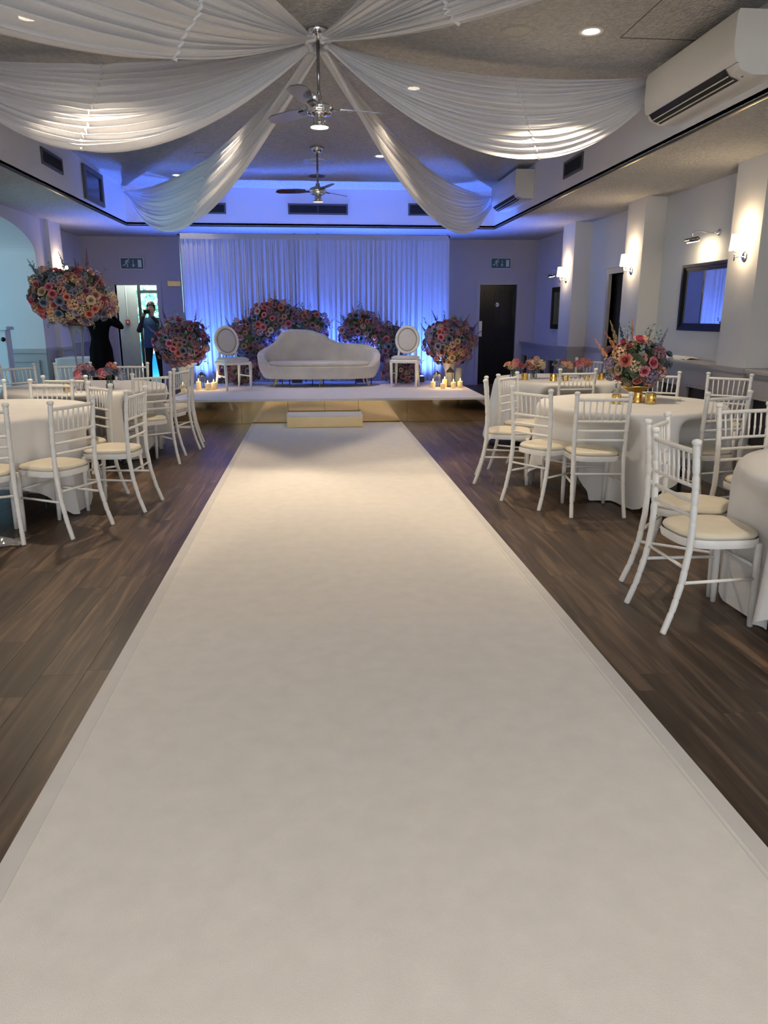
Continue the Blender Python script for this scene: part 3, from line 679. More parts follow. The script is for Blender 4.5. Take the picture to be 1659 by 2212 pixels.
# ================================================================== CARPET, STAGE
cr_ = thing('aisle_carpet', 'long white felt carpet runner down the middle of the floor', 'carpet', (0,0,0))
def strip(xl0, xl1, xr0, xr1, z0, z1, n=24):
    ya, yb = -2.6, 10.36; m = MB(); vs = []
    for i in range(n+1):
        t = i/n; y = lerp(ya, yb, t)
        for (x, z) in ((lerp(xl0,xl1,t),z0),(lerp(xr0,xr1,t),z0),(lerp(xr0,xr1,t)-.002,z1),(lerp(xl0,xl1,t)+.002,z1)): vs.append((x,y,z))
    fs = [(0,3,2,1),(4*n,4*n+1,4*n+2,4*n+3)]
    for i in range(n):
        for j in range(4): q=(j+1)%4; fs.append((4*i+j,4*i+4+j,4*i+4+q,4*i+q))
    return m.add(vs, fs)
strip(-0.868, -0.905, 1.245, 1.150, 0.0005, 0.007).build('felt', CARPET, cr_)
strip(-0.880, -0.918, -0.815, -0.865, 0.0005, 0.0082).build('edge_tape', TAPE, cr_)
strip(1.200, 1.115, 1.262, 1.165, 0.0005, 0.0082).build('edge_tape', TAPE, cr_)
strip(1.180, 1.100, 1.189, 1.108, 0.0005, 0.0078).build('edge_seam', TAPE, cr_)
SX0, SX1, SY0, SY1, SH = -2.06, 2.38, 10.40, 13.20, 0.335
stg = thing('stage', 'low white carpeted stage with gold mirrored front', 'stage', (0.16, SY0, 0))
ox = 0.16
MB().box(SX0-ox+.02, SX1-ox-.02, .03, SY1-SY0, 0, SH-.03).build('platform', DGREY, stg)
MB().bbox(SX0-ox-.01, SX1-ox+.01, -.012, SY1-SY0, SH-.032, SH, .004).build('carpet_top', STAGEC, stg)
edges = [SX0, -1.06, -0.42, 0.09, 0.56, 1.25, SX1]
for a, b in zip(edges, edges[1:]): MB().bbox(a-ox+.0015, b-ox-.0015, 0, .03, 0.002, SH-.033, .001).build('gold_panel', GOLD, stg)
for sx in (SX0, SX1-.02): MB().box(sx-ox, sx-ox+.02, .031, SY1-SY0, 0.002, SH-.033).build('gold_panel', GOLD, stg)
stp = thing('stage_step', 'gold step box with white top before the stage', 'step', (0.085, 10.12, 0.0082))
MB().box(-.505,.505,-.21,.20,0,.135).build('box', mat('gold_step_panel',(.72,.55,.30),.28,1.0,var=.03), stp); MB().bbox(-.508,.508,-.213,.202,.135,.155,.004).build('carpet_top', STAGEC, stp)

# ---- backdrop
bd = thing('backdrop', 'tall white pleated curtain backdrop lit blue behind the sofa', 'curtain', (0.02, 13.36, 0))
def curtain(x0, x1, n, seed, flare=0.0, top=2.74):
    r = random.Random(seed); ph = [r.uniform(0,6.28) for _ in range(5)]; NU = max(40, int((x1-x0)*110))
    def P(u, v):
        z = lerp(top, 0.02, v); x = lerp(x0, x1, u)
        am = .030*(0.55+.45*v)
        y = am*math.sin(2*math.pi*n*u+ph[0]+.5*math.sin(7*u+ph[1])) + .014*math.sin(2*math.pi*n*2.37*u+ph[2]+1.0*v) + .03*math.sin(5*u+ph[3])*v
        x += .02*math.sin(2*math.pi*n*.5*u+ph[4])*v + flare*(u if flare>0 else 1-u)*v*.5
        return (x, y, z)
    return MB().grid(P, NU, 14)
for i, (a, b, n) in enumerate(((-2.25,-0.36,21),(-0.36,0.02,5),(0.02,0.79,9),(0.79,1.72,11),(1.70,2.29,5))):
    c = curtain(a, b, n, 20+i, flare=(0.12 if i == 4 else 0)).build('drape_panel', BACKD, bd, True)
MB().tube([(-2.3,0,2.765),(2.3,0,2.765)], .02, 8).build('top_rail', DCHROME, bd)
MB().grid(lambda u,v: (lerp(-2.25,2.27,u), -.035+.006*math.sin(90*u), lerp(2.775,2.69,v)), 160, 3).build('header_band', BACKD, bd, True)
for x in (-2.27, -0.36, 0.03, 2.27):
    MB().tube([(x,.06,0),(x,.06,2.80)], .018, 8).build('upright', DCHROME, bd); MB().bbox(x-.2,x+.2,-.0,.3,0,.012,.003).build('base_plate', DARK, bd)

# blue LED uplighters behind the flowers, throwing light up the backdrop
def uplighter(x, y, z, tx, tz, power, label, col=(0.09, 0.19, 1.0), size=100):
    o = thing('led_uplighter', label, 'uplighter', (x, y, z), group='blue uplighters behind the stage')
    MB().bbox(-.09,.09,-.07,.07,0.0,.10,.01).build('lamp_body', DARK, o)
    MB().box(-.075,.075,-.05,.06,.10,.104).build('led_lens', LEDB, o)
    light('uplight_beam', 'SPOT', (x, y, z+.13), power, col, target=(tx, 13.5, tz), spot_size=R(size), spot_blend=0.8, shadow_soft_size=0.06)
for x, lab in ((-1.60, 'behind the left oval chair'), (-0.35, 'left behind the sofa'), (0.75, 'right behind the sofa'), (1.76, 'behind the right oval chair')):
    uplighter(x, 12.98, SH, x, 4.4, 260 if abs(x) < 1 else 95, 'blue glowing floor uplighter ' + lab, col=(0.04, 0.20, 1.0) if abs(x) > 1 else (0.06, 0.17, 1.0))
for x, lab in ((-2.0, 'left'), (0.1, 'centre'), (2.0, 'right')):
    uplighter(x, 13.75, 0.0, x, 3.2, 580, 'blue floor uplighter hidden behind the curtain, %s' % lab, size=96)

# ================================================================== SOFA AND OVAL CHAIRS
sf = thing('sofa', 'cream velvet curved sofa with asymmetric humped back on stage', 'sofa', (0.035, 12.43, SH))
SA, SB, SN = 0.985, 0.42, 2.6
def sup(phi, k=1.0, kb=None):
    c, s_ = math.cos(phi), math.sin(phi)
    return (SA*k*math.copysign(abs(c)**(2/SN), c), SB*(kb or k)*math.copysign(abs(s_)**(2/SN), s_))
MB().grid(lambda u,v: (*sup(2*math.pi*u, interp([(0,.90),(.06,.935),(1,1.0)],v)), lerp(.13,.315,v)), 96, 7, True).build('apron', VELVET, sf, True)
MB().grid(lambda u,v: (*sup(2*math.pi*u, .90*v+.001), .13), 96, 3, True).build('underside', DARK, sf)
HT = [(-62,.315),(-40,.34),(-15,.44),(0,.53),(20,.60),(40,.655),(60,.668),(75,.68),(82,.73),(88,.82),(93,.88),(100,.895),(112,.90),(122,.87),(128,.79),(135,.68),(150,.61),(165,.57),(180,.53),(195,.44),(220,.34),(242,.315)]
def shell(u, v):
    deg = lerp(-62, 242, u); h = interp(HT, deg); ph = R(deg)
    # v: 0 outer bottom -> .45 outer top -> .55 inner top -> 1 inner bottom
    ed = min(1.0, (deg+62)/25.0, (242-deg)/25.0); th = .05+.07*max(0,ed)
    if v < .42: k = lerp(1.0, 1.02, v/.42); z = lerp(.30, h-.03, v/.42)
    elif v < .58:
        a = (v-.42)/.16*math.pi; k = 1.02 - th*.5*(1-math.cos(a)); z = h-.03+.03*math.sin(a)
    else: k = 1.02-th - .03*(v-.58)/.42; z = lerp(h-.03, .27, (v-.58)/.42)
    return (*sup(ph, k, 1-(1-k)*1.9 if k < 1 else k), z)
MB().grid(shell, 140, 24).build('backrest', VELVET, sf, True)
MB().grid(lambda u,v: (*sup(2*math.pi*u, max(.001, interp([(0,.84),(.5,.86),(.7,.84),(.85,.80),(1,.001)],v))), interp([(0,.27),(.5,.36),(.7,.385),(.85,.392),(1,.395)],v)), 96, 12, True).build('seat_cushion', VELVET, sf, True)
pts = [(*sup(R(d), 1.0), .318) for d in range(180+40, 360-38, 4)]
MB().tube(pts, .012, 6).build('front_piping', VELVET, sf, True)
for x, y, dx in ((-.70,-.30,-.035),(.0,-.33,0.0),(.76,-.28,.035),(-.70,.30,-.035),(.72,.30,.035)):
    MB().tube([(x,y,.13),(x+dx,y-.01,0)], [.016,.009], 8).build('leg', BRASS, sf)
for x in (-.62,-.50,-.12,.06,.60,.86):
    MB().tube([(x,.12,.13),(x,.12,0)], .008, 6).build('support_leg', DARK, sf)

def oval_chair(loc, face, label):
    o = thing('oval_back_chair', label, 'chair', loc, R(face-90), 'white oval backed chairs beside the sofa')   # local facing +Y
    W_, D_ = .235, .22
    for sx in (-1,1):
        MB().tube([(sx*.205,.195,.40),(sx*.195,.195,0)], [.026,.017], 8).build('leg', WHITE, o, True)
        MB().tube([(sx*.175,-.19,.42),(sx*.18,-.22,.2),(sx*.195,-.29,0)], [.024,.022,.015], 8).build('leg', WHITE, o, True)
        MB().tube([(sx*.20,.19,.21),(sx*.18,-.215,.21)], .011, 6).build('side_stretcher', WHITE, o)
        MB().tube([(sx*.15,-.19,.40),(sx*.135,-.205,.52),(sx*.125,-.215,.62)], [.022,.02,.018], 8).build('back_support', WHITE, o, True)
    MB().bbox(-.225,.225,-.215,.215,.385,.435,.02).build('seat_rail', WHITE, o)
    MB().grid(lambda u,v: (max(.001,interp([(0,.21),(.35,.222),(.7,.19),(1,.001)],v))*math.copysign(abs(math.cos(2*math.pi*u))**.45, math.cos(2*math.pi*u)),
                           max(.001,interp([(0,.20),(.35,.21),(.7,.18),(1,.001)],v))*math.copysign(abs(math.sin(2*math.pi*u))**.45, math.sin(2*math.pi*u)),
                           interp([(0,.435),(.35,.465),(.7,.488),(1,.493)],v)), 48, 8, True).build('seat_pad', GREYV, o, True)
    zc, rx, rz_, tl = .735, .178, .205, .16
    def bk(x, z, y=0): return (x, -.235 - (z)*tl + y, zc + z)
    fr = MB(); pts = [bk(rx*math.cos(t), rz_*math.sin(t)) for t in [2*math.pi*i/40 for i in range(40)]]
    fr.tube(pts+[pts[0], pts[1]], .026, 10, cap=False).build('back_frame', WHITE, o, True)
    MB().grid(lambda u,v: bk((rx-.018)*interp([(0,0.001),(.75,.88),(1,1)],v)*math.cos(2*math.pi*u), (rz_-.018)*interp([(0,0.001),(.75,.88),(1,1)],v)*math.sin(2*math.pi*u), interp([(0,.034),(.75,.026),(1,.004)],v)), 40, 8, True).build('back_pad', GREYV, o, True)
    MB().grid(lambda u,v: bk((rx-.018)*interp([(0,0.001),(1,1)],v)*math.cos(2*math.pi*u), (rz_-.018)*interp([(0,0.001),(1,1)],v)*math.sin(2*math.pi*u), -.012-.012*(1-v*v)), 40, 5, True).build('rear_pad', GREYV, o, True)
    pp = [bk((rx-.026)*math.cos(t), (rz_-.026)*math.sin(t), .016) for t in [2*math.pi*i/40 for i in range(40)]]
    MB().tube(pp+[pp[0],pp[1]], .006, 6, cap=False).build('piping', PIPING, o, True)
oval_chair((-1.30, 11.86, SH), -62, 'white oval backed chair on stage left of the sofa')
oval_chair((1.42, 12.12, SH), -104, 'white oval backed chair on stage right of the sofa')

# ================================================================== BANQUET CHAIRS
def make_chair():
    o = thing('banquet_chair', '', 'chair', (0,0,0), 0, 'white spindle backed banquet chairs')   # origin under seat centre, faces local +Y
    def post(sx):
        ctl = [(.195,-.292,0),(.19,-.250,.12),(.186,-.216,.26),(.184,-.198,.40),(.185,-.195,.50),(.187,-.200,.66),(.19,-.212,.80),(.192,-.222,.895)]
        rings = (.10,.17,.24,.31,.545,.62,.69,.76,.84)
        pts = []; rad = []
        N = 96
        for i in range(N+1):
            z = .895*i/N
            for (a, b) in zip(ctl, ctl[1:]):
                if z <= b[2]+1e-9:
                    t = (z-a[2])/(b[2]-a[2]); pts.append((sx*lerp(a[0],b[0],t), lerp(a[1],b[1],t), z)); break
            r = .0165 if z > .3 else lerp(.0150,.0165,z/.3)
            if min(abs(z-q) for q in rings) < .0050: r -= .0026
            rad.append(r)
        m = MB().tube(pts, rad, 8)
        m.tube([(sx*.192,-.222,.893),(sx*.192,-.223,.902),(sx*.192,-.223,.912),(sx*.192,-.224,.920),(sx*.192,-.224,.924)], [.013,.021,.0225,.018,.006], 10)
        return m
    for sx in (-1,1): post(sx).build('back_post', WHITE, o, True)
    for sx in (-1,1):
        MB().tube([(sx*.168,.155,.42),(sx*.166,.160,.30),(sx*.166,.162,.292),(sx*.166,.162,.284),(sx*.164,.165,.14),(sx*.162,.168,0)], [.0175,.0172,.0198,.0172,.0165,.0145], 8).build('leg', WHITE, o, True)
    def plan(t, k=1.0):
        c, s_ = math.cos(t), math.sin(t); e = .62
        x = math.copysign(abs(c)**e, c); y = math.copysign(abs(s_)**e, s_)
        return (x*(.193+.012*y)*k, y*.20*k - .005)
    MB().grid(lambda u,v: (*plan(2*math.pi*u, interp([(0,.985),(.5,1.0),(1,.985)],v)), lerp(.405,.445,v)), 44, 4, True).build('seat_frame', WHITE, o, True)
    MB().grid(lambda u,v: (*plan(2*math.pi*u, max(.001,interp([(0,.93),(.3,.97),(.6,.93),(.8,.78),(1,.001)],v))), interp([(0,.440),(.3,.455),(.6,.470),(.8,.478),(1,.482)],v)), 44, 9, True).build('seat_cushion', CUSH, o, True)
    MB().grid(lambda u,v: (*plan(2*math.pi*u, max(.001,.985*v)), .407), 44, 2, True).build('seat_base', WHITE, o)
    def rail(z, y, r, bow=.0):
        return MB().tube([(lerp(-.188,.188,i/8), y-bow*(1-(i/4-1)**2), z) for i in range(9)], r, 8)
    rail(.865,-.219,.0125,.008).build('top_rail', WHITE, o, True)
    for z, y in ((.705,-.204),(.635,-.200),(.565,-.197)): rail(z,y,.0095,.006).build('back_rail', WHITE, o, True)
    for i in range(7):
        x = lerp(-.140,.140,i/6)
        MB().tube([(x*.93,-.209,.705),(x*.96,-.213,.755),(x*.965,-.214,.765),(x*.97,-.215,.775),(x,-.226,.865)], [.0058,.0062,.0082,.0062,.0058], 6).build('spindle', WHITE, o, True)
    for sx in (-1,1): MB().tube([(sx*.168,.16,.245),(sx*.187,-.222,.245)], [.0085,.0085], 8).build('side_stretcher', WHITE, o, True)
    MB().tube([(-.166,.162,.30),(.166,.162,.30)], .0085, 8).build('front_stretcher', WHITE, o, True)
    MB().tube([(-.184,-.205,.315),(.184,-.205,.315)], .0085, 8).build('rear_stretcher', WHITE, o, True)
    return o
chairs = [  # back-top middle x, y, facing angle, label
 (1.655,3.30,   2, 'nearest white banquet chair at right front, turned sideways to the near right table'),
 (1.86,3.92,  -40, 'white banquet chair just behind the nearest right chair, facing the near right table'),
 (2.68,4.47,  -78, 'white banquet chair on far side of the near right table at right edge'),
 (2.98,5.18,  104, 'white banquet chair at right front of the middle right table, back to camera'),
 (3.92,6.85, -130, 'white banquet chair by radiator cover right of the middle right table'),
 (3.38,7.20, -118, 'white banquet chair partly hidden behind the gold bowl centrepiece'),
 (2.05,5.20,   84, 'white banquet chair squarely back to camera before the middle right table'),
 (1.62,5.58,   33, 'white banquet chair angled at left front of the middle right table'),
 (1.48,6.52,  -14, 'white banquet chair seen edge on beside the right end of the stage'),
 (1.82,7.08,  -42, 'white banquet chair at back left of the middle right table'),
 (2.69,7.58,   92, 'white banquet chair before the row of posies on rear right table'),
 (3.55,9.55, -130, 'farthest white banquet chair behind the rear right table'),
 (-1.63,5.12, 154, 'white banquet chair at right front of the middle left table, nearest left chair fully seen'),
 (-1.37,5.80, 172, 'white banquet chair seen side on at right of the middle left table'),
 (-1.79,6.34, 222, 'white banquet chair behind the side on chair at middle left table'),
 (-1.60,7.44, 126, 'white banquet chair angled at right front of the rear left table'),
 (-1.44,8.18, 166, 'white banquet chair nearest the left end of stage, in front of its twin'),
 (-1.40,8.66, 188, 'white banquet chair directly behind its twin at left end of stage'),
 (-2.18,9.10, -96, 'white banquet chair behind the rear left table below the open doorway'),
 (-2.87,9.16, -72, 'white banquet chair behind the rear left table beside the tall vase'),
 (-3.40,8.90, -44, 'white banquet chair behind the rear left table before the arch post'),
 (-2.29,6.69,-102, 'white banquet chair at back of the middle left table, facing camera'),
 (-2.32,7.13,  88, 'white banquet chair with its back to camera before the rear left table'),
 (-2.86,6.62, -62, 'white banquet chair at back left of the middle left table, cut by left edge'),
 (-2.14,4.80, 112, 'white banquet chair at left edge before the middle left table, beside plastic wrap'),
 (-1.70,3.30, 165, 'white banquet chair almost out of frame at lower left, only a leg tip shows'),
]
ch0 = make_chair(); first = True
for x, y, a, lab in chairs:
    fx, fy = math.cos(R(a)), math.sin(R(a)); loc = (x + fx*.224, y + fy*.224, 0.0); rz = R(a-90)
    if first: ch0.location = loc; ch0.rotation_euler = (0,0,rz); ch0['label'] = lab; first = False
    else: dup(ch0, loc, rz, lab)

# ================================================================== TABLES
def round_table(cx, cy, RT, rot, s, lab, seed=0, zt=.755):
    t = thing('round_table', 'round banquet table under the cloth, ' + lab, 'table', (cx, cy, 0), rot, 'round banquet tables')
    MB().lathe([(0.001,.715),(RT-.042,.715),(RT-.036,.722),(RT-.036,.738),(RT-.042,.743),(0.001,.743)], 48, cap=False).build('tabletop', mat('plywood',(.35,.25,.15),.6), t)
    for k in range(4):
        a = math.pi/4+k*math.pi/2; MB().tube([(.42*math.cos(a),.42*math.sin(a),.715),(.44*math.cos(a),.44*math.sin(a),0)], .016, 8).build('leg', DARK, t)
    r = random.Random(seed); ph = [r.uniform(0,6.28) for _ in range(4)]
    c = thing('tablecloth', 'white linen cloth over the ' + lab, 'tablecloth', (cx, cy, 0), rot, 'white linen tablecloths')
    cr0, sr0 = math.cos(rot), math.sin(rot)
    nearby = [q for q in chairs if math.hypot(q[0]-cx, q[1]-cy) < RT+.75]
    def push(x, y, z):
        # cloth gives way where a chair seat is pushed against it
        X, Y = cx + x*cr0 - y*sr0, cy + x*sr0 + y*cr0
        for q in nearby:
            fx, fy = math.cos(R(q[2])), math.sin(R(q[2])); sx_, sy_ = q[0]+fx*.224, q[1]+fy*.224
            ly = (X-sx_)*fx + (Y-sy_)*fy; lx = (X-sx_)*fy - (Y-sy_)*fx
            lim = .208
            if abs(lx) < .34 and -.35 < ly < lim:
                k = 1.0 if abs(lx) < .23 else max(0.0, (.34-abs(lx))/.11)
                k *= 1.0 if z < .58 else max(0.0, (.735-z)/.155)
                k = k*k*(3-2*k) if k < 1 else 1.0
                X += fx*(lim-ly)*k; Y += fy*(lim-ly)*k
        dx, dy = X-cx, Y-cy
        return (dx*cr0 + dy*sr0, -dx*sr0 + dy*cr0, z)
    def P(u, v):
        th = 2*math.pi*u; ct, st_ = math.cos(th), math.sin(th)
        full = min(s/max(abs(ct),abs(st_)), s*1.30)
        drop = min(full - RT, zt-.012)
        if v < .34:
            k = v/.34; return (RT*k*ct, RT*k*st_, zt)
        q = (v-.34)/.66
        cornr = max(0, abs(math.sin(2*th))-.35)/.65
        fold = (.030*math.sin(13*th+ph[0]) + .018*math.sin(22*th+ph[1]) + .010*math.sin(34*th+ph[2]))*q**.8
        d = drop*q; z = zt-d
        rad = RT + .012*min(1,q*8) + fold + (.03+.07*cornr**1.5)*q**1.3*.8
        if z < .006:
            rad += (.006-z)*.55; z = .006 + .006*math.sin(20*th)**2
        if q < .06: z = zt - .004 - d
        return push(rad*ct, rad*st_, z)
    MB().grid(P, 220, 40, True).build('cloth', CLOTH, c, True)
    return t
round_table(2.58, 5.96, .75, R(20), 1.20, 'middle right table with the gold bowl', 1)
round_table(2.78, 8.42, .74, R(40), 1.24, 'rear right table with small posies', 2)
round_table(2.75, 3.10, .76, R(33), 1.30, 'near right table cut by the frame', 3)
round_table(-2.54, 5.96, .76, R(25), 1.24, 'middle left table', 4)
round_table(-2.34, 7.85, .78, R(10), 1.24, 'rear left table with the tall vase', 5)

# ================================================================== FLOWERS
def rose_mesh():
    m = MB(); r = random.Random(11)
    for lay, (n, rr_, hz, op, w_) in enumerate(((3,.22,.62,.05,.30),(4,.40,.60,.16,.40),(5,.62,.46,.34,.50),(6,.84,.26,.62,.56))):
        for k in range(n):
            a = 2*math.pi*(k+.5*lay)/n + r.uniform(-.12,.12); ca, sa = math.cos(a), math.sin(a)
            vs = []
            for i in range(3):
                for j in range(3):
                    t = i/2; q = j-1
                    rad = lerp(.12, rr_*(1+op*.35*t*t), t**.8) - .10*abs(q)*(1-op)
                    z = lerp(-.25, hz, t) - op*.22*t*t - .07*abs(q)*t
                    wv = w_*q*(0.55+.75*t if t < 1 else .95)
                    vs.append((ca*rad - sa*wv*.9, sa*rad + ca*wv*.9, z))
            m.add(vs, [(0,1,4,3),(1,2,5,4),(3,4,7,6),(4,5,8,7)])
    m.lathe([(.0,.5),(.12,.52),(.16,.3),(.1,-.1)], 6, cap=False)
    return m.mesh('rose', PET['pink'], True)
def hydrangea_mesh():
    m = MB(); n = 34; r = random.Random(5)
    for i in range(n):
        z = 1 - 1.55*(i+.5)/n; rr_ = math.sqrt(max(0,1-z*z)); a = i*2.39996
        d = Vector((rr_*math.cos(a), rr_*math.sin(a), z)); c = d*r.uniform(.78,.9)
        u = d.cross(Vector((.3,.5,.8))).normalized(); v = d.cross(u); w0 = r.uniform(0,1.57)
        for k in range(4):
            t = w0 + k*math.pi/2; e = u*math.cos(t)+v*math.sin(t); g = v*math.cos(t)-u*math.sin(t)
            m.add([c, c+e*.15+g*.13+d*.06, c+e*.30+d*.09, c+e*.15-g*.13+d*.06], [(0,1,2,3)])
    return m.mesh('hydrangea', PET['blush'], False)
def leafy_mesh(n=11, L=1.0, wd=.13, ln=.30, seed=2):
    m = MB(); r = random.Random(seed)
    pts = [(0.10*math.sin(2*t/n), .03*math.sin(3*t/n), L*t/n) for t in range(n+1)]
    m.tube(pts, [.018*(1-.6*i/n) for i in range(n+1)], 4)
    for i in range(2, n+1):
        p = Vector(pts[i]); a = i*2.4; d = Vector((math.cos(a),math.sin(a),.75)).normalized(); s_ = d.cross(Vector((0,0,1))).normalized(); l = ln*(1-.45*i/n)
        m.add([p, p+d*l*.5+s_*wd*.6, p+d*l, p+d*l*.5-s_*wd*.6], [(0,1,2,3)])
    return m
def leafy_obj(name, m_): return leafy_mesh().mesh(name, m_, False)
def spike_mesh():
    m = MB(); r = random.Random(9)
    m.tube([(0,0,0),(.03,0,.5),(.05,.02,1)], [.018,.014,.006], 4)
    for i in range(26):
        t = .25+.75*i/25; p = Vector((.05*t,.02*t*t,t)); a = i*2.4; s_ = .085*(1.08-t*.85)
        d = Vector((math.cos(a),math.sin(a),.35)).normalized(); u = d.cross(Vector((0,0,1))).normalized(); v = d.cross(u); c = p+d*s_*.6
        for k in range(4):
            w0 = k*math.pi/2; e = u*math.cos(w0)+v*math.sin(w0); g = v*math.cos(w0)-u*math.sin(w0)
            m.add([c, c+e*s_*.5+g*s_*.4+d*s_*.2, c+e*s_*.9+d*s_*.3, c+e*s_*.5-g*s_*.4+d*s_*.2], [(0,1,2,3)])
    return m.mesh('flower_spike', PET['coral'], False)
ROSE, HYD, SPIKE = rose_mesh(), hydrangea_mesh(), spike_mesh()
SPRIG = leafy_obj('eucalyptus_sprig', EUCA); LEAFM = leafy_obj('leaf_sprig', LEAFG)
def setmat(o, m_):
    o.material_slots[0].link = 'OBJECT'; o.material_slots[0].material = m_
def orient(d, spin): 
    q = Vector(d).normalized().to_track_quat('Z', 'Y'); return (q @ Euler((0,0,spin)).to_quaternion()).to_euler()
PALB = ['pink','pink','blush','mauve','mauve','blue','blue','lilac','coral','blush','cream','mauve']
PALT = ['pink','pink','coral','blush','blue','blue','blue','lilac','cream','blush','pink','mauve']
def bouquet(root, blobs, fs, seed, pal, dens=1.0, spikes=5, sprigs=8, core=True, up=0.0):
    """blobs: (centre, radii); flowers of size fs laid over the union of the ellipsoids"""
    r = random.Random(seed); placed = []
    for bi, (c, rad) in enumerate(blobs):
        c = Vector(c); ar = 4*math.pi*((rad[0]*rad[1])**1.6/3+(rad[0]*rad[2])**1.6/3+(rad[1]*rad[2])**1.6/3)**(1/1.6)
        n = int(dens*ar/(2.05*fs*fs)); off = r.uniform(0,6.28)
        for i in range(n):
            z = 1-2*(i+.5)/n; q = math.sqrt(1-z*z); a = i*2.39996+off
            d = Vector((q*math.cos(a), q*math.sin(a), z)); k = r.uniform(.84,1.12)
            p = c + Vector((d.x*rad[0], d.y*rad[1], d.z*rad[2]))*k
            if any(((p.x-c2[0])/r2[0])**2+((p.y-c2[1])/r2[1])**2+((p.z-c2[2])/r2[2])**2 < .78 for bj,(c2,r2) in enumerate(blobs) if bj != bi): continue
            nrm = Vector((d.x/rad[0], d.y/rad[1], d.z/rad[2])).normalized() + Vector((r.uniform(-.3,.3),r.uniform(-.3,.3),r.uniform(-.2,.3)+up))
            placed.append((p, nrm))
        if core:
            cm = MB(); 
            for i in range(int(220*dens)):
                d = Vector((r.gauss(0,1),r.gauss(0,1),r.gauss(0,1))).normalized(); kk = r.uniform(.62,.97)
                p = c + Vector((d.x*rad[0],d.y*rad[1],d.z*rad[2]))*kk; u = d.cross(Vector((r.uniform(-1,1),r.uniform(-1,1),r.uniform(-1,1)))).normalized(); v = d.cross(u); l = fs*r.uniform(.7,1.25)
                cm.add([p-u*l, p+v*l*.45+d*l*.3, p+u*l, p-v*l*.45+d*l*.3], [(0,1,2,3)])
            co = cm.build('foliage', LEAFG, root); co['kind'] = 'stuff'
            MB().lathe([(0.001,-.82),(.45,-.72),(.76,-.4),(.82,0),(.76,.4),(.45,.72),(.001,.82)], 14, cap=False).xf(Matrix.Translation(c) @ Matrix.Diagonal((rad[0]*.9,rad[1]*.9,rad[2]*.9,1))).build('foam_core', LEAFG, root, True)
    for p, nrm in placed:
        t = r.random(); colr = pal[r.randrange(len(pal))]
        if t < .60:
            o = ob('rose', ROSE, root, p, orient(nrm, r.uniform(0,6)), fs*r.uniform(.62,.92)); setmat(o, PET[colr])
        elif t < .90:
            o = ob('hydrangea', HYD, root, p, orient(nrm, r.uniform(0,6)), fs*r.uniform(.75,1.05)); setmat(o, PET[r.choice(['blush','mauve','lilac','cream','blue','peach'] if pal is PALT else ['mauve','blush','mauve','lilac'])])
        else:
            ob('leaf_sprig', LEAFM if t < .95 else SPRIG, root, p, orient(nrm, r.uniform(0,6)), fs*r.uniform(1.6,2.2))
    tops = [q for q in placed if q[1].normalized().z > .35]
    r.shuffle(tops)
    for k, (p, nrm) in enumerate(tops[:spikes]):
        o = ob('flower_spike', SPIKE, root, p, orient(Vector((nrm.x*1.1,nrm.y*1.1,nrm.z+.7)), r.uniform(0,6)), fs*r.uniform(2.6,4.0)); setmat(o, PET[r.choice(['blush','mauve','blue','cream','peach','lilac'])])
    for k, (p, nrm) in enumerate(tops[spikes:spikes+sprigs]):
        ob('eucalyptus_sprig', SPRIG, root, p, orient(Vector((nrm.x,nrm.y,nrm.z+.5)), r.uniform(0,6)), fs*r.uniform(1.8,3.0))

# --- tall glass vase on the rear left table
tvs = thing('flower_vase', 'tall clear trumpet vase with huge pink and blue bouquet on rear left table', 'flowers', (-2.34, 7.70, .757))
MB().lathe([(.10,0),(.10,.008),(.03,.02),(.028,.05),(.032,.2),(.045,.42),(.075,.60),(.078,.60),(.05,.42),(.036,.2),(.03,.06)], 28, cap=False).build('glass_vase', GLASS, tvs, True)
MB().lathe([(.001,.575),(.066,.575),(.07,.60),(.09,.615),(.09,.63),(.001,.64)], 24, cap=False).build('vase_plate', DARK, tvs)
bouquet(tvs, [((-.05,0,.86),(.32,.31,.22)), ((.12,0,.81),(.25,.25,.17)), ((-.14,0,.97),(.21,.22,.14)), ((.08,0,1.00),(.17,.18,.13))], .056, 41, PALT, 1.0, 11, 12)
# --- gold bowl on the middle right table
gb = thing('flower_bowl', 'gold footed bowl with pink, blue and peach bouquet on middle right table', 'flowers', (2.70, 6.17, .757))
MB().lathe([(.001,0),(.055,0),(.055,.006),(.018,.02),(.018,.05),(.06,.065),(.115,.10),(.125,.13),(.118,.13),(.10,.105),(.05,.08),(.001,.075)], 30, cap=False).build('bowl', mat('polished_gold',(.75,.50,.14),.2,1.0), gb, True)
bouquet(gb, [((0,0,.31),(.245,.23,.185))], .066, 62, PALT, 1.0, 8, 6, up=.1)
# --- stage flowers
def stage_vase(x, y, bx, bz, rad, lab, seed, kind):
    o = thing('flower_pedestal', lab, 'flowers', (x, y, SH))
    h = bz - SH - rad*.8
    if kind: MB().lathe([(.11,0),(.11,.012),(.06,.03),(.05,.10),(.075,h*.6),(.13,h*.95),(.14,h),(.13,h),(.07,h*.6),(.045,.11)], 28, cap=False).build('urn', GLASS if kind == 1 else mat('white_urn',(.72,.70,.68),.4), o, True)
    MB().lathe([(.001,h-.02),(.12,h-.02),(.12,h+.03),(.001,h+.05)], 20, cap=False).build('foam_plate', LEAFG, o)
    bouquet(o, [((bx-x,0,bz-SH),(rad*1.08,rad,rad*.95))], .068, seed, PALB, 1.0, 6, 8)
stage_vase(-2.14, 12.35, -2.14, 1.03, .37, 'round pink and mauve flower ball on urn left of the stage', 71, 2)
stage_vase(2.17, 12.30, 2.17, 1.04, .36, 'round pink and mauve flower ball on urn beside the black door', 72, 2)
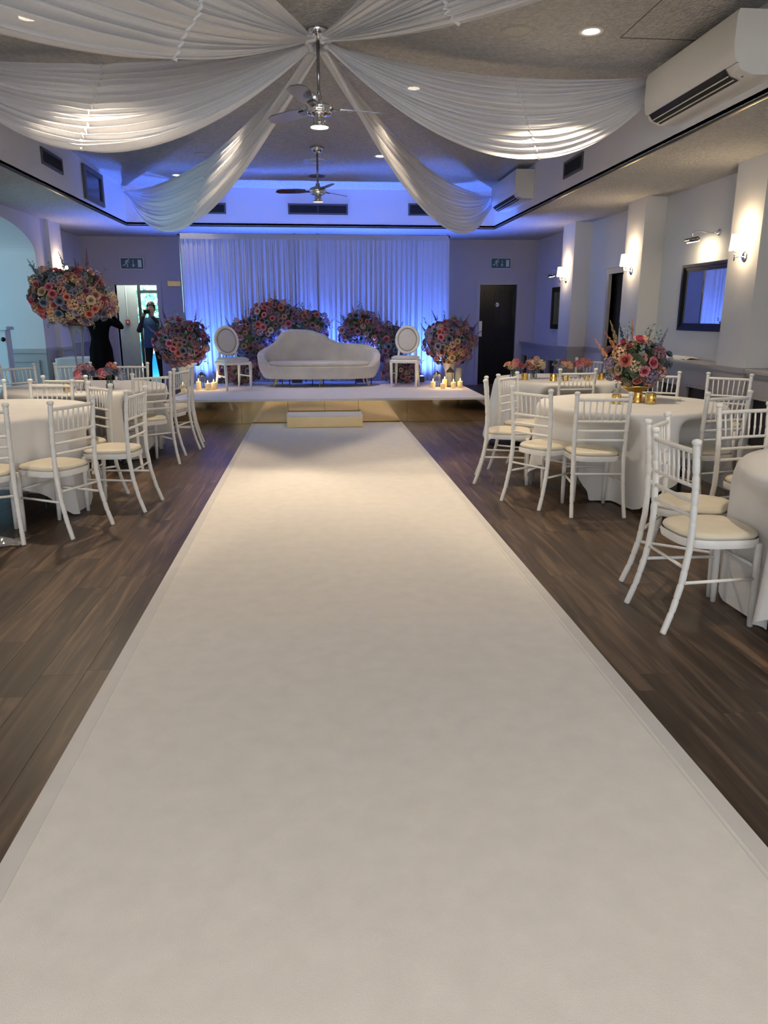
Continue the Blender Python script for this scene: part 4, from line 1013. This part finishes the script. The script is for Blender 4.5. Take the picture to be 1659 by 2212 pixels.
fa = thing('floral_arch', 'tall sloping bank of roses behind the left half of sofa', 'flowers', (-0.75, 13.07, SH))
bouquet(fa, [((-.42,-.0,.70),(.34,.17,.34)), ((.06,-.0,1.00),(.40,.17,.36)), ((.60,-.0,.92),(.34,.17,.29))], .068, 73, PALB, 1.0, 7, 14)
for x in (-.4, .1, .55): MB().tube([(x,.05,0),(x,.05,.8)], .012, 6).build('stand_pole', DARK, fa)
fb = thing('floral_arch', 'lower bank of roses behind the right half of sofa', 'flowers', (0.95, 13.07, SH))
bouquet(fb, [((-.18,-.0,.84),(.38,.17,.32)), ((.28,-.0,.66),(.33,.17,.31))], .068, 74, PALB, 1.0, 6, 10)
for x in (-.2, .25): MB().tube([(x,.05,0),(x,.05,.7)], .012, 6).build('stand_pole', DARK, fb)
fc = thing('floral_mound', 'low mound of mauve flowers on stage behind the left oval chair', 'flowers', (-1.28, 12.66, SH))
bouquet(fc, [((.0,0,.22),(.32,.17,.19))], .062, 75, ['mauve','blush','mauve','lilac'], 1.0, 0, 3)
fd = thing('floral_mound', 'low mound of mauve flowers on stage behind the right oval chair', 'flowers', (1.42, 12.72, SH))
bouquet(fd, [((.0,0,.22),(.32,.16,.19))], .062, 76, ['mauve','blush','mauve','lilac'], 1.0, 0, 3)

# --- small posies
def posy(x, y, z, lab, pal, seed, k=1.0):
    o = thing('posy_vase', lab, 'flowers', (x, y, z), group='small posies in glass jars')
    MB().lathe([(.032,0),(.036,.005),(.040,.03),(.030,.065),(.036,.085),(.034,.085),(.028,.065),(.037,.03),(.033,.008)], 18, cap=False).build('glass_jar', GLASS, o, True)
    r = random.Random(seed)
    for i in range(5):
        a = i*1.3; MB().tube([(0.01*math.cos(a),.01*math.sin(a),.01),(.02*math.cos(a),.02*math.sin(a),.12)], .003, 4).build('stem', STEMG, o)
    for i in range(9):
        a = i*2.4; q = .02+.017*math.sqrt(i)*1.25; p = (q*1.25*math.cos(a), q*1.1*math.sin(a), .135+.075*(1-q/.08)+r.uniform(-.01,.02))
        m_ = ROSE if r.random() < .6 else HYD
        f_ = ob('rose' if m_ is ROSE else 'hydrangea', m_, o, p, orient((p[0]*9,p[1]*9,1), a), r.uniform(.038,.052)*k); setmat(f_, PET[pal[i % len(pal)]])
    for i in range(4):
        a = i*1.57+.4; ob('leaf_sprig', LEAFM, o, (.03*math.cos(a),.03*math.sin(a),.10), orient((math.cos(a),math.sin(a),.6), a), .09)
TZ = .757
posy(2.20, 8.32, TZ, 'coral and orange posy at left end of the posy row', ['coral','peach','pink'], 1)
posy(2.46, 8.40, TZ, 'pale blush posy second from left in the posy row', ['blush','blush','cream'], 2, 1.15)
posy(2.80, 8.45, TZ, 'pink and grey posy third from left in the posy row', ['pink','blue','peach'], 3)
posy(3.05, 8.50, TZ, 'coral pink posy at right end of the posy row', ['coral','pink','coral'], 4)
posy(-2.22, 7.45, TZ, 'blue and pink posy left at foot of the tall vase', ['mauve','pink','blue'], 5, 1.2)
posy(-2.03, 7.55, TZ, 'coral pink posy right at foot of the tall vase', ['coral','pink','blue'], 6, 1.25)

# --- mosaic votives
def votive(x, y, z, lab, k=1.0):
    o = thing('votive_holder', lab, 'candle holder', (x, y, z), group='gold mosaic votive holders')
    MB().lathe([(.036*k,0),(.036*k,.075*k),(.032*k,.075*k),(.032*k,.006),(.001,.006)], 12, cap=False).build('cup', GOLDM, o)
    n = 12; tm = MB().box(-.0075*k,.0075*k,-.002,0,0,.015*k).mesh('mosaic_tile', GOLDM)
    for i in range(n):
        for j in range(4):
            a = 2*math.pi*(i+.5)/n; ob('mosaic_tile', tm, o, (.036*k*math.cos(a), .036*k*math.sin(a), .003+j*.018*k), (R(rng.uniform(-7,7)),0,a+math.pi/2))
    MB().lathe([(.001,.02),(.026*k,.02),(.026*k,.035*k),(.001,.036*k)], 12, cap=False).build('tealight', WHITE, o)
votive(2.30, 8.20, TZ, 'gold mosaic votive between the first two posies'); votive(2.58, 8.05, TZ, 'gold mosaic votive left of a pair before the posies')
votive(2.72, 8.05, TZ, 'gold mosaic votive right of a pair before the posies'); votive(2.98, 8.08, TZ, 'gold mosaic votive before the right hand posies', .9)
votive(3.16, 8.15, TZ, 'gold mosaic votive at right end of the posy table')
votive(2.42, 5.88, TZ, 'small gold mosaic votive alone left of the gold bowl'); votive(2.70, 5.86, TZ, 'gold mosaic votive front of the pair below the gold bowl', 1.15)
votive(2.63, 5.96, TZ, 'gold mosaic votive rear of the pair below the gold bowl', 1.1)
votive(-2.36, 7.30, TZ, 'glass and gold votive before the tall vase')

# --- candles and lanterns on the stage
def candle(x, y, h, lab, r_=.04):
    o = thing('pillar_candle', lab, 'candle', (x, y, SH), group='flickering pillar candles on stage')
    MB().lathe([(.001,0),(r_,0),(r_,h-.008),(r_-.006,h),(r_*.55,h-.012),(.001,h-.016)], 20, cap=False).build('wax', WAX, o, True)
    MB().tube([(0,0,h-.016),(0,0,h+.004)], .002, 5).build('wick', DARK, o)
    MB().lathe([(.001,h),(.008,h+.010),(.009,h+.020),(.005,h+.034),(.001,h+.046)], 10, cap=False).build('flame', FLAME, o, True)
    light('candle_light', 'POINT', (x, y-.01, SH+h+.06), 0.7, (1.0, 0.62, 0.25), shadow_soft_size=.02)
for x, y, h, lab in ((1.83,11.82,.10,'pillar candle at left end of the right hand candle group'), (1.97,11.70,.085,'short pillar candle second from left in right group'),
                     (2.04,11.95,.125,'brightest pillar candle in the middle of right group'), (2.14,11.72,.10,'pillar candle before the dark lantern in right group'),
                     (2.26,11.78,.11,'pillar candle at right end of the right hand group'), (-1.86,11.95,.12,'pillar candle standing left of the pair beside left oval chair'),
                     (-1.70,11.82,.10,'pillar candle closest to the left oval chair'), (-1.62,11.90,.11,'pillar candle at the back of the left pair'),
                     (-2.02,11.50,.11,'pillar candle behind the left spindle chairs')):
    candle(x, y, h, lab)
def lantern(x, y, h, r_, lab, m_=DCHROME):
    o = thing('candle_lantern', lab, 'lantern', (x, y, SH), group='glass and metal candle lanterns')
    MB().lathe([(.001,0),(r_*1.1,0),(r_*1.1,.015),(r_,.02),(.001,.02)], 20, cap=False).build('base', m_, o)
    MB().lathe([(r_,.02),(r_,h*.68)], 24, cap=False).build('glass', GLASS, o, True)
    MB().lathe([(r_*1.06,h*.68),(r_*1.1,h*.71),(r_*.75,h*.80),(r_*.3,h*.88),(r_*.28,h*.92),(.001,h*.93)], 20, cap=False).build('lid', m_, o, True)
    pts = [(r_*.35*math.cos(t), 0, h*.93+r_*.35*math.sin(t)) for t in [math.pi*i/10 for i in range(11)]]
    MB().tube(pts, .004, 5).build('ring', m_, o)
    for k in range(4):
        a = k*math.pi/2+.4; MB().tube([(r_*1.03*math.cos(a), r_*1.03*math.sin(a), .02),(r_*1.03*math.cos(a), r_*1.03*math.sin(a), h*.69)], .004, 5).build('rib', m_, o)
lantern(1.92, 12.02, .28, .062, 'silver topped glass lantern on stage right'); lantern(2.13, 11.98, .34, .06, 'taller dark lantern on stage right', DARK)
lantern(-1.84, 12.2, .27, .06, 'silver topped glass lantern on stage left')
hv = thing('glass_cylinder', 'plain clear glass cylinder at right end of the stage candles', 'vase', (2.27, 11.98, SH))
MB().lathe([(.001,.004),(.06,.004),(.06,.30),(.057,.30),(.057,.01),(.001,.01)], 24, cap=False).build('glass_wall', GLASS, hv, True)
MB().lathe([(.062,.294),(.062,.302),(.056,.302),(.056,.294)], 24, cap=False).build('glass_rim', GLASS, hv, True)

# ================================================================== WALL FITTINGS
def sconce(x, y, z, sgn, lab, power=4.2):
    """sgn: +1 light stands off the right wall towards -X"""
    o = thing('wall_sconce', lab, 'wall light', (x, y, z), 0 if sgn > 0 else math.pi, 'chrome wall lights with white shades')
    MB().lathe([(.001,0),(.055,0),(.055,.008),(.03,.018),(.001,.02)], 24, cap=False).xf(Matrix.Rotation(R(-90),4,'Y')).build('back_plate', CHROME, o, True)
    MB().tube([(-.015,0,0),(-.11,0,0)], .007, 8).build('arm', CHROME, o, True)
    MB().tube([(-.11,0,-.04),(-.11,0,.05)], [.009,.009], 8).build('stem', CHROME, o, True)
    MB().lathe([(.001,.045),(.028,.05),(.028,.065),(.001,.07)], 14, c=(-.11,0,0), cap=False).build('lamp_holder', CHROME, o, True)
    MB().lathe([(.060,.06),(.047,.215)], 26, c=(-.11,0,0), cap=False).build('lamp_shade', SHADE, o, True)
    dx = -.11 if sgn > 0 else .11
    light('sconce_glow', 'POINT', (x+dx*1.0, y, z+.29), power, (1.0, .74, .44), shadow_soft_size=.04)
    light('sconce_glow', 'POINT', (x+dx*1.0, y, z+.0), power*.4, (1.0, .74, .44), shadow_soft_size=.04)
sconce(XP, 7.60, 2.03, 1, 'wall light right of the large mirror, on the nearest pilaster'); sconce(XP, 10.42, 2.05, 1, 'wall light on the pilaster beside the right wall doorway'); sconce(XP, 13.2, 2.05, 1, 'farthest wall light on right, beside the small mirror')
sconce(XL+0.07, 13.62, 2.05, -1, 'wall light on left pilaster glowing behind the tall bouquet')
def mirror(y0, y1, z0, z1, lab):
    o = thing('framed_mirror', lab, 'mirror', (XW, (y0+y1)/2, (z0+z1)/2), group='black framed mirrors on the right wall')
    h, v, t = (y1-y0)/2, (z1-z0)/2, .085
    def ring(a, b, x0, x1): 
        m = MB()
        for q in ((-h+a,h-a,v-b,v-a),(-h+a,h-a,-v+a,-v+b),(-h+a,-h+b,-v+b,v-b),(h-b,h-a,-v+b,v-b)): m.box(x0,x1,q[0],q[1],q[2],q[3])
        return m
    ring(0,.035,-.05,0).build('outer_moulding', BLACK, o); ring(.035,.065,-.035,0).build('middle_moulding', BLACK, o); ring(.065,.09,-.025,0).build('inner_moulding', BLACK, o)
    MB().box(-.015,-.004,-h+.088,h-.088,-v+.088,v-.088).build('glass', MIRROR, o)
mirror(8.30, 9.42, 1.27, 2.06, 'large black framed mirror reflecting the blue curtain'); mirror(13.85, 14.75, 1.20, 1.98, 'small far black framed mirror in the right corner')
def picture_light(y, z, lab, lit=True):
    o = thing('picture_light', lab, 'picture light', (XW, y, z), group='chrome picture lights above the mirrors')
    MB().lathe([(.001,0),(.04,0),(.04,.008),(.015,.02),(.001,.02)], 20, cap=False).xf(Matrix.Rotation(R(-90),4,'Y')).build('back_plate', CHROME, o, True)
    MB().tube([(-.01,0,0),(-.06,.05,-.005),(-.14,.12,.02),(-.19,.18,.03),(-.22,.20,-.005),(-.22,.20,-.05)], .007, 8).build('arm', CHROME, o, True)
    MB().tube([(-.22,.06,-.065),(-.22,.34,-.065)], .026, 12).build('lamp_tube', DCHROME, o, True)
    MB().tube([(-.21,.07,-.078),(-.21,.33,-.078)], .018, 10).build('lamp_bulb', mat('picture_lamp',(1,.95,.85),.4,emit=(1,.82,.55),estr=6.0), o, True)
    if lit: light('picture_light_glow', 'AREA', (XW-.20, y+.2, z-.11), 2.6, (1.0,.80,.5), target=(XW, y+.2, z-.45), shape='RECTANGLE', size=.25, size_y=.05)
picture_light(8.70, 2.38, 'chrome picture light above the large mirror'); picture_light(14.1, 2.25, 'chrome picture light above the small far mirror', False)
cl = thing('folded_cloth', 'folded white cloth lying on the radiator cover under the mirror', 'cloth', (4.48, 9.05, .926))
MB().grid(lambda u,v: (lerp(-.11,.10,v)+.01*math.sin(u*9), lerp(-.42,.42,u), .012+.030*math.sin(math.pi*v)**.5*(.6+.4*math.sin(3.14*u))+.008*math.sin(u*17+v*5)), 30, 10).build('top_fold', CLOTH, cl, True)
MB().bbox(-.11,.10,-.42,.42,0,.012,.004).build('under_fold', CLOTH, cl)

# plastic wrap on the floor at left
pw = MB(); rr = random.Random(8)
pw.grid(lambda u,v: (lerp(-.16,.16,u)+.02*math.sin(7*v), lerp(-.09,.09,v)+.02*math.sin(9*u), .004+.05*abs(math.sin(5*u+3*v))*abs(math.sin(7*v+2*u))*math.sin(math.pi*u)*math.sin(math.pi*v)+.004), 26, 18)
o = tag(pw.build('plastic_wrap', PLASTIC_BAG, None, False), 'crumpled clear plastic wrap on floor by the left edge chair', 'plastic wrap'); o.location = (-2.12, 4.86, 0)

# ================================================================== PEOPLE
def person_mesh(name, nodes, edges, root, mats, assign, sub=2):
    """nodes: name -> (x,y,z,rx,ry); skinned skeleton turned into one continuous mesh"""
    ids = {k: i for i, k in enumerate(nodes)}; me = bpy.data.meshes.new(name)
    me.from_pydata([v[:3] for v in nodes.values()], [(ids[a], ids[b]) for a, b in edges], []); me.update()
    tmp = bpy.data.objects.new(name, me); C.objects.link(tmp)
    sm = tmp.modifiers.new('skin', 'SKIN'); sm.use_smooth_shade = True
    for k, v in nodes.items():
        sv = me.skin_vertices[0].data[ids[k]]; sv.radius = (v[3], v[4]); sv.use_root = (k == root)
    su = tmp.modifiers.new('sub', 'SUBSURF'); su.levels = sub; su.render_levels = sub
    dg = bpy.context.evaluated_depsgraph_get(); ev = tmp.evaluated_get(dg)
    m2 = bpy.data.meshes.new_from_object(ev); bpy.data.objects.remove(tmp)
    m2.materials.clear()
    for m_ in mats: m2.materials.append(m_)
    for p in m2.polygons: p.material_index = assign(p.center); p.use_smooth = True
    return m2
def fingers(nodes, edges, wrist, palm, d, side, pre):
    d = Vector(d).normalized(); side = Vector(side).normalized(); p = Vector(palm)
    for i, (o_, l) in enumerate(((-.028,.065),(-.010,.075),(.010,.072),(.027,.058))):
        a = p + d*.035 + side*o_; b = a + d*l*.5; c = b + d*l*.4 + side.cross(d)*l*.25
        for nm, q in (('a',a),('b',b),('c',c)): nodes[f'{pre}f{i}{nm}'] = (*q, .0095, .0095)
        edges += [(palm_key[pre], f'{pre}f{i}a'), (f'{pre}f{i}a', f'{pre}f{i}b'), (f'{pre}f{i}b', f'{pre}f{i}c')]
    a = p - side*.035 ; b = a - side*.03 + d*.03
    nodes[f'{pre}ta'] = (*a, .011, .011); nodes[f'{pre}tb'] = (*b, .0095, .0095)
    edges += [(palm_key[pre], f'{pre}ta'), (f'{pre}ta', f'{pre}tb')]
palm_key = {'L': 'palmL', 'R': 'palmR'}
def base_nodes(H=1.68):
    return {'pelvis': (0,0,.95,.15,.11), 'waist': (0,0,1.10,.13,.095), 'chest': (0,0,1.27,.155,.11), 'neck0': (0,0,1.41,.075,.07), 'neck': (0,0.0,1.46,.052,.052),
            'head0': (0,.01,1.53,.068,.078), 'head1': (0,.01,1.61,.075,.092), 'head2': (0,.0,1.675,.05,.065)}
BE = [('pelvis','waist'),('waist','chest'),('chest','neck0'),('neck0','neck'),('neck','head0'),('head0','head1'),('head1','head2')]
# woman in black, arms raised to her head, back to the camera (faces +Y)
n1 = base_nodes(); e1 = list(BE)
n1.update({'shL': (-.16,0,1.37,.062,.062), 'elL': (-.34,.04,1.27,.046,.046), 'wrL': (-.17,.10,1.46,.03,.03), 'palmL': (-.11,.10,1.53,.032,.020),
           'shR': (.16,0,1.37,.062,.062), 'elR': (.36,.03,1.26,.046,.046), 'wrR': (.19,.10,1.46,.03,.03), 'palmR': (.12,.10,1.53,.032,.020)})
e1 += [('chest','shL'),('shL','elL'),('elL','wrL'),('wrL','palmL'),('chest','shR'),('shR','elR'),('elR','wrR'),('wrR','palmR')]
for s, k in ((-1,'L'),(1,'R')):
    n1.update({f'hip{k}': (s*.09,0,.90,.10,.10), f'knee{k}': (s*.09,.01,.50,.06,.065), f'ank{k}': (s*.09,-.02,.09,.042,.045), f'toe{k}': (s*.10,.13,.035,.04,.032)})
    e1 += [('pelvis',f'hip{k}'),(f'hip{k}',f'knee{k}'),(f'knee{k}',f'ank{k}'),(f'ank{k}',f'toe{k}')]
fingers(n1, e1, None, n1['palmL'][:3], (.7,.1,.7), (.5,.0,-.5), 'L'); fingers(n1, e1, None, n1['palmR'][:3], (-.7,.1,.7), (-.5,0,-.5), 'R')
pA = thing('person', 'person in long black clothes with both arms raised, behind the tall bouquet', 'person', (-3.42, 12.4, 0), R(8))
def asA(c):
    if c.z > 1.435 and abs(c.x) < .15: return 0
    return 1
ob('body', person_mesh('body', n1, e1, 'pelvis', [SKIN, BLKFAB], asA), pA)
MB().grid(lambda u,v: ((interp([(0,.128),(.18,.172),(1,.235)],v)+.018*math.sin(8*2*math.pi*u)*v)*math.cos(2*math.pi*u), (interp([(0,.096),(.18,.135),(1,.19)],v)+.018*math.sin(8*2*math.pi*u)*v)*math.sin(2*math.pi*u), lerp(1.12,.05,v)), 64, 12, True).build('long_skirt', BLKFAB, pA, True)
def hair(parent, back=-1, low=1.50, k=1.0):
    """cap of hair: down to the nape behind, only to the hairline in front (local +Y is the face)"""
    def P(u, v):
        t = 2*math.pi*u; f = .5+.5*math.sin(t)                      # 1 at the face, 0 at the nape
        zb = lerp(low, 1.665, min(1, f*1.5)**1.2); z = lerp(1.742, zb, v)
        q = max(0.0, min(1.0, (1.742-z)/.13)); r_ = .098*math.sqrt(max(0.0, 1-(1-q)**2)) if q < 1 else .098-.02*min(1,(1.61-z)/.12)
        return (r_*.93*math.cos(t), r_*1.06*math.sin(t)-.008, z)
    MB().grid(P, 32, 12, True).build('hair', HAIR, parent, True)
hair(pA, -1, 1.47)
# person in the doorway: denim gilet over dark sleeves, holding a camera up to the face (faces the room)
n2 = base_nodes(); e2 = list(BE)
n2.update({'shL': (-.175,0,1.37,.07,.068), 'elL': (-.33,.11,1.13,.056,.056), 'wrL': (-.13,.22,1.40,.036,.036), 'palmL': (-.075,.225,1.47,.034,.022),
           'shR': (.175,0,1.37,.07,.068), 'elR': (.24,.16,1.12,.056,.056), 'wrR': (.10,.23,1.40,.036,.036), 'palmR': (.065,.225,1.47,.034,.022)})
e2 += [('chest','shL'),('shL','elL'),('elL','wrL'),('wrL','palmL'),('chest','shR'),('shR','elR'),('elR','wrR'),('wrR','palmR')]
for s, k in ((-1,'L'),(1,'R')):
    n2.update({f'hip{k}': (s*.09,0,.90,.105,.105), f'knee{k}': (s*.10,.02+.05*s,.50,.068,.07), f'ank{k}': (s*.11,-.02+.06*s,.09,.046,.048), f'toe{k}': (s*.12,.14+.06*s,.035,.042,.034)})
    e2 += [('pelvis',f'hip{k}'),(f'hip{k}',f'knee{k}'),(f'knee{k}',f'ank{k}'),(f'ank{k}',f'toe{k}')]
fingers(n2, e2, None, n2['palmL'][:3], (.5,.2,.9), (.8,0,-.4), 'L'); fingers(n2, e2, None, n2['palmR'][:3], (-.5,.2,.9), (-.8,0,-.4), 'R')
pB = thing('person', 'person in blue denim gilet holding a camera to the face in the left doorway', 'person', (-3.44, 16.42, 0.0), R(172))
def asB(c):
    if c.z > 1.435 and abs(c.x) < .20: return 0
    if c.z < .93: return 2
    if abs(c.x) > .19 or c.y > .13: return 1
    return 3
ob('body', person_mesh('body', n2, e2, 'pelvis', [SKIN, DJACK, NAVY, DENIM], asB), pB)
MB().grid(lambda u,v: (interp([(0,.175),(.4,.16),(1,.185)],v)*math.cos(2*math.pi*u)*1.12, interp([(0,.10),(.2,.135),(1,.15)],v)*math.sin(2*math.pi*u)*1.05, lerp(1.40,.80,v)), 40, 10, True).build('denim_gilet', DENIM, pB, True)
hair(pB, -1, 1.52)
MB().lathe([(.001,-.02),(.012,-.015),(.016,.0),(.008,.03),(.001,.035)], 10, cap=False).xf(Matrix.Translation((0,.105,1.585))).build('nose', SKIN, pB, True)
for s in (-1,1): MB().lathe([(.001,-.03),(.012,-.02),(.014,.01),(.001,.03)], 10, cap=False, sx=.5).xf(Matrix.Translation((s*.082,.0,1.59))).build('ear', SKIN, pB, True)
cmr = thing('camera_in_hand', 'dark camera held up by the person in the left doorway', 'camera', (-3.475, 16.17, 1.49), R(172))
MB().bbox(-.065,.065,-.03,.03,0,.085,.01).build('camera_body', DARK, cmr)
MB().lathe([(.001,0),(.034,0),(.036,.05),(.03,.06),(.001,.055)], 18, cap=False).xf(Matrix.Translation((0,.03,.042)) @ Matrix.Rotation(R(-90),4,'X')).build('lens', BLACK, cmr, True)
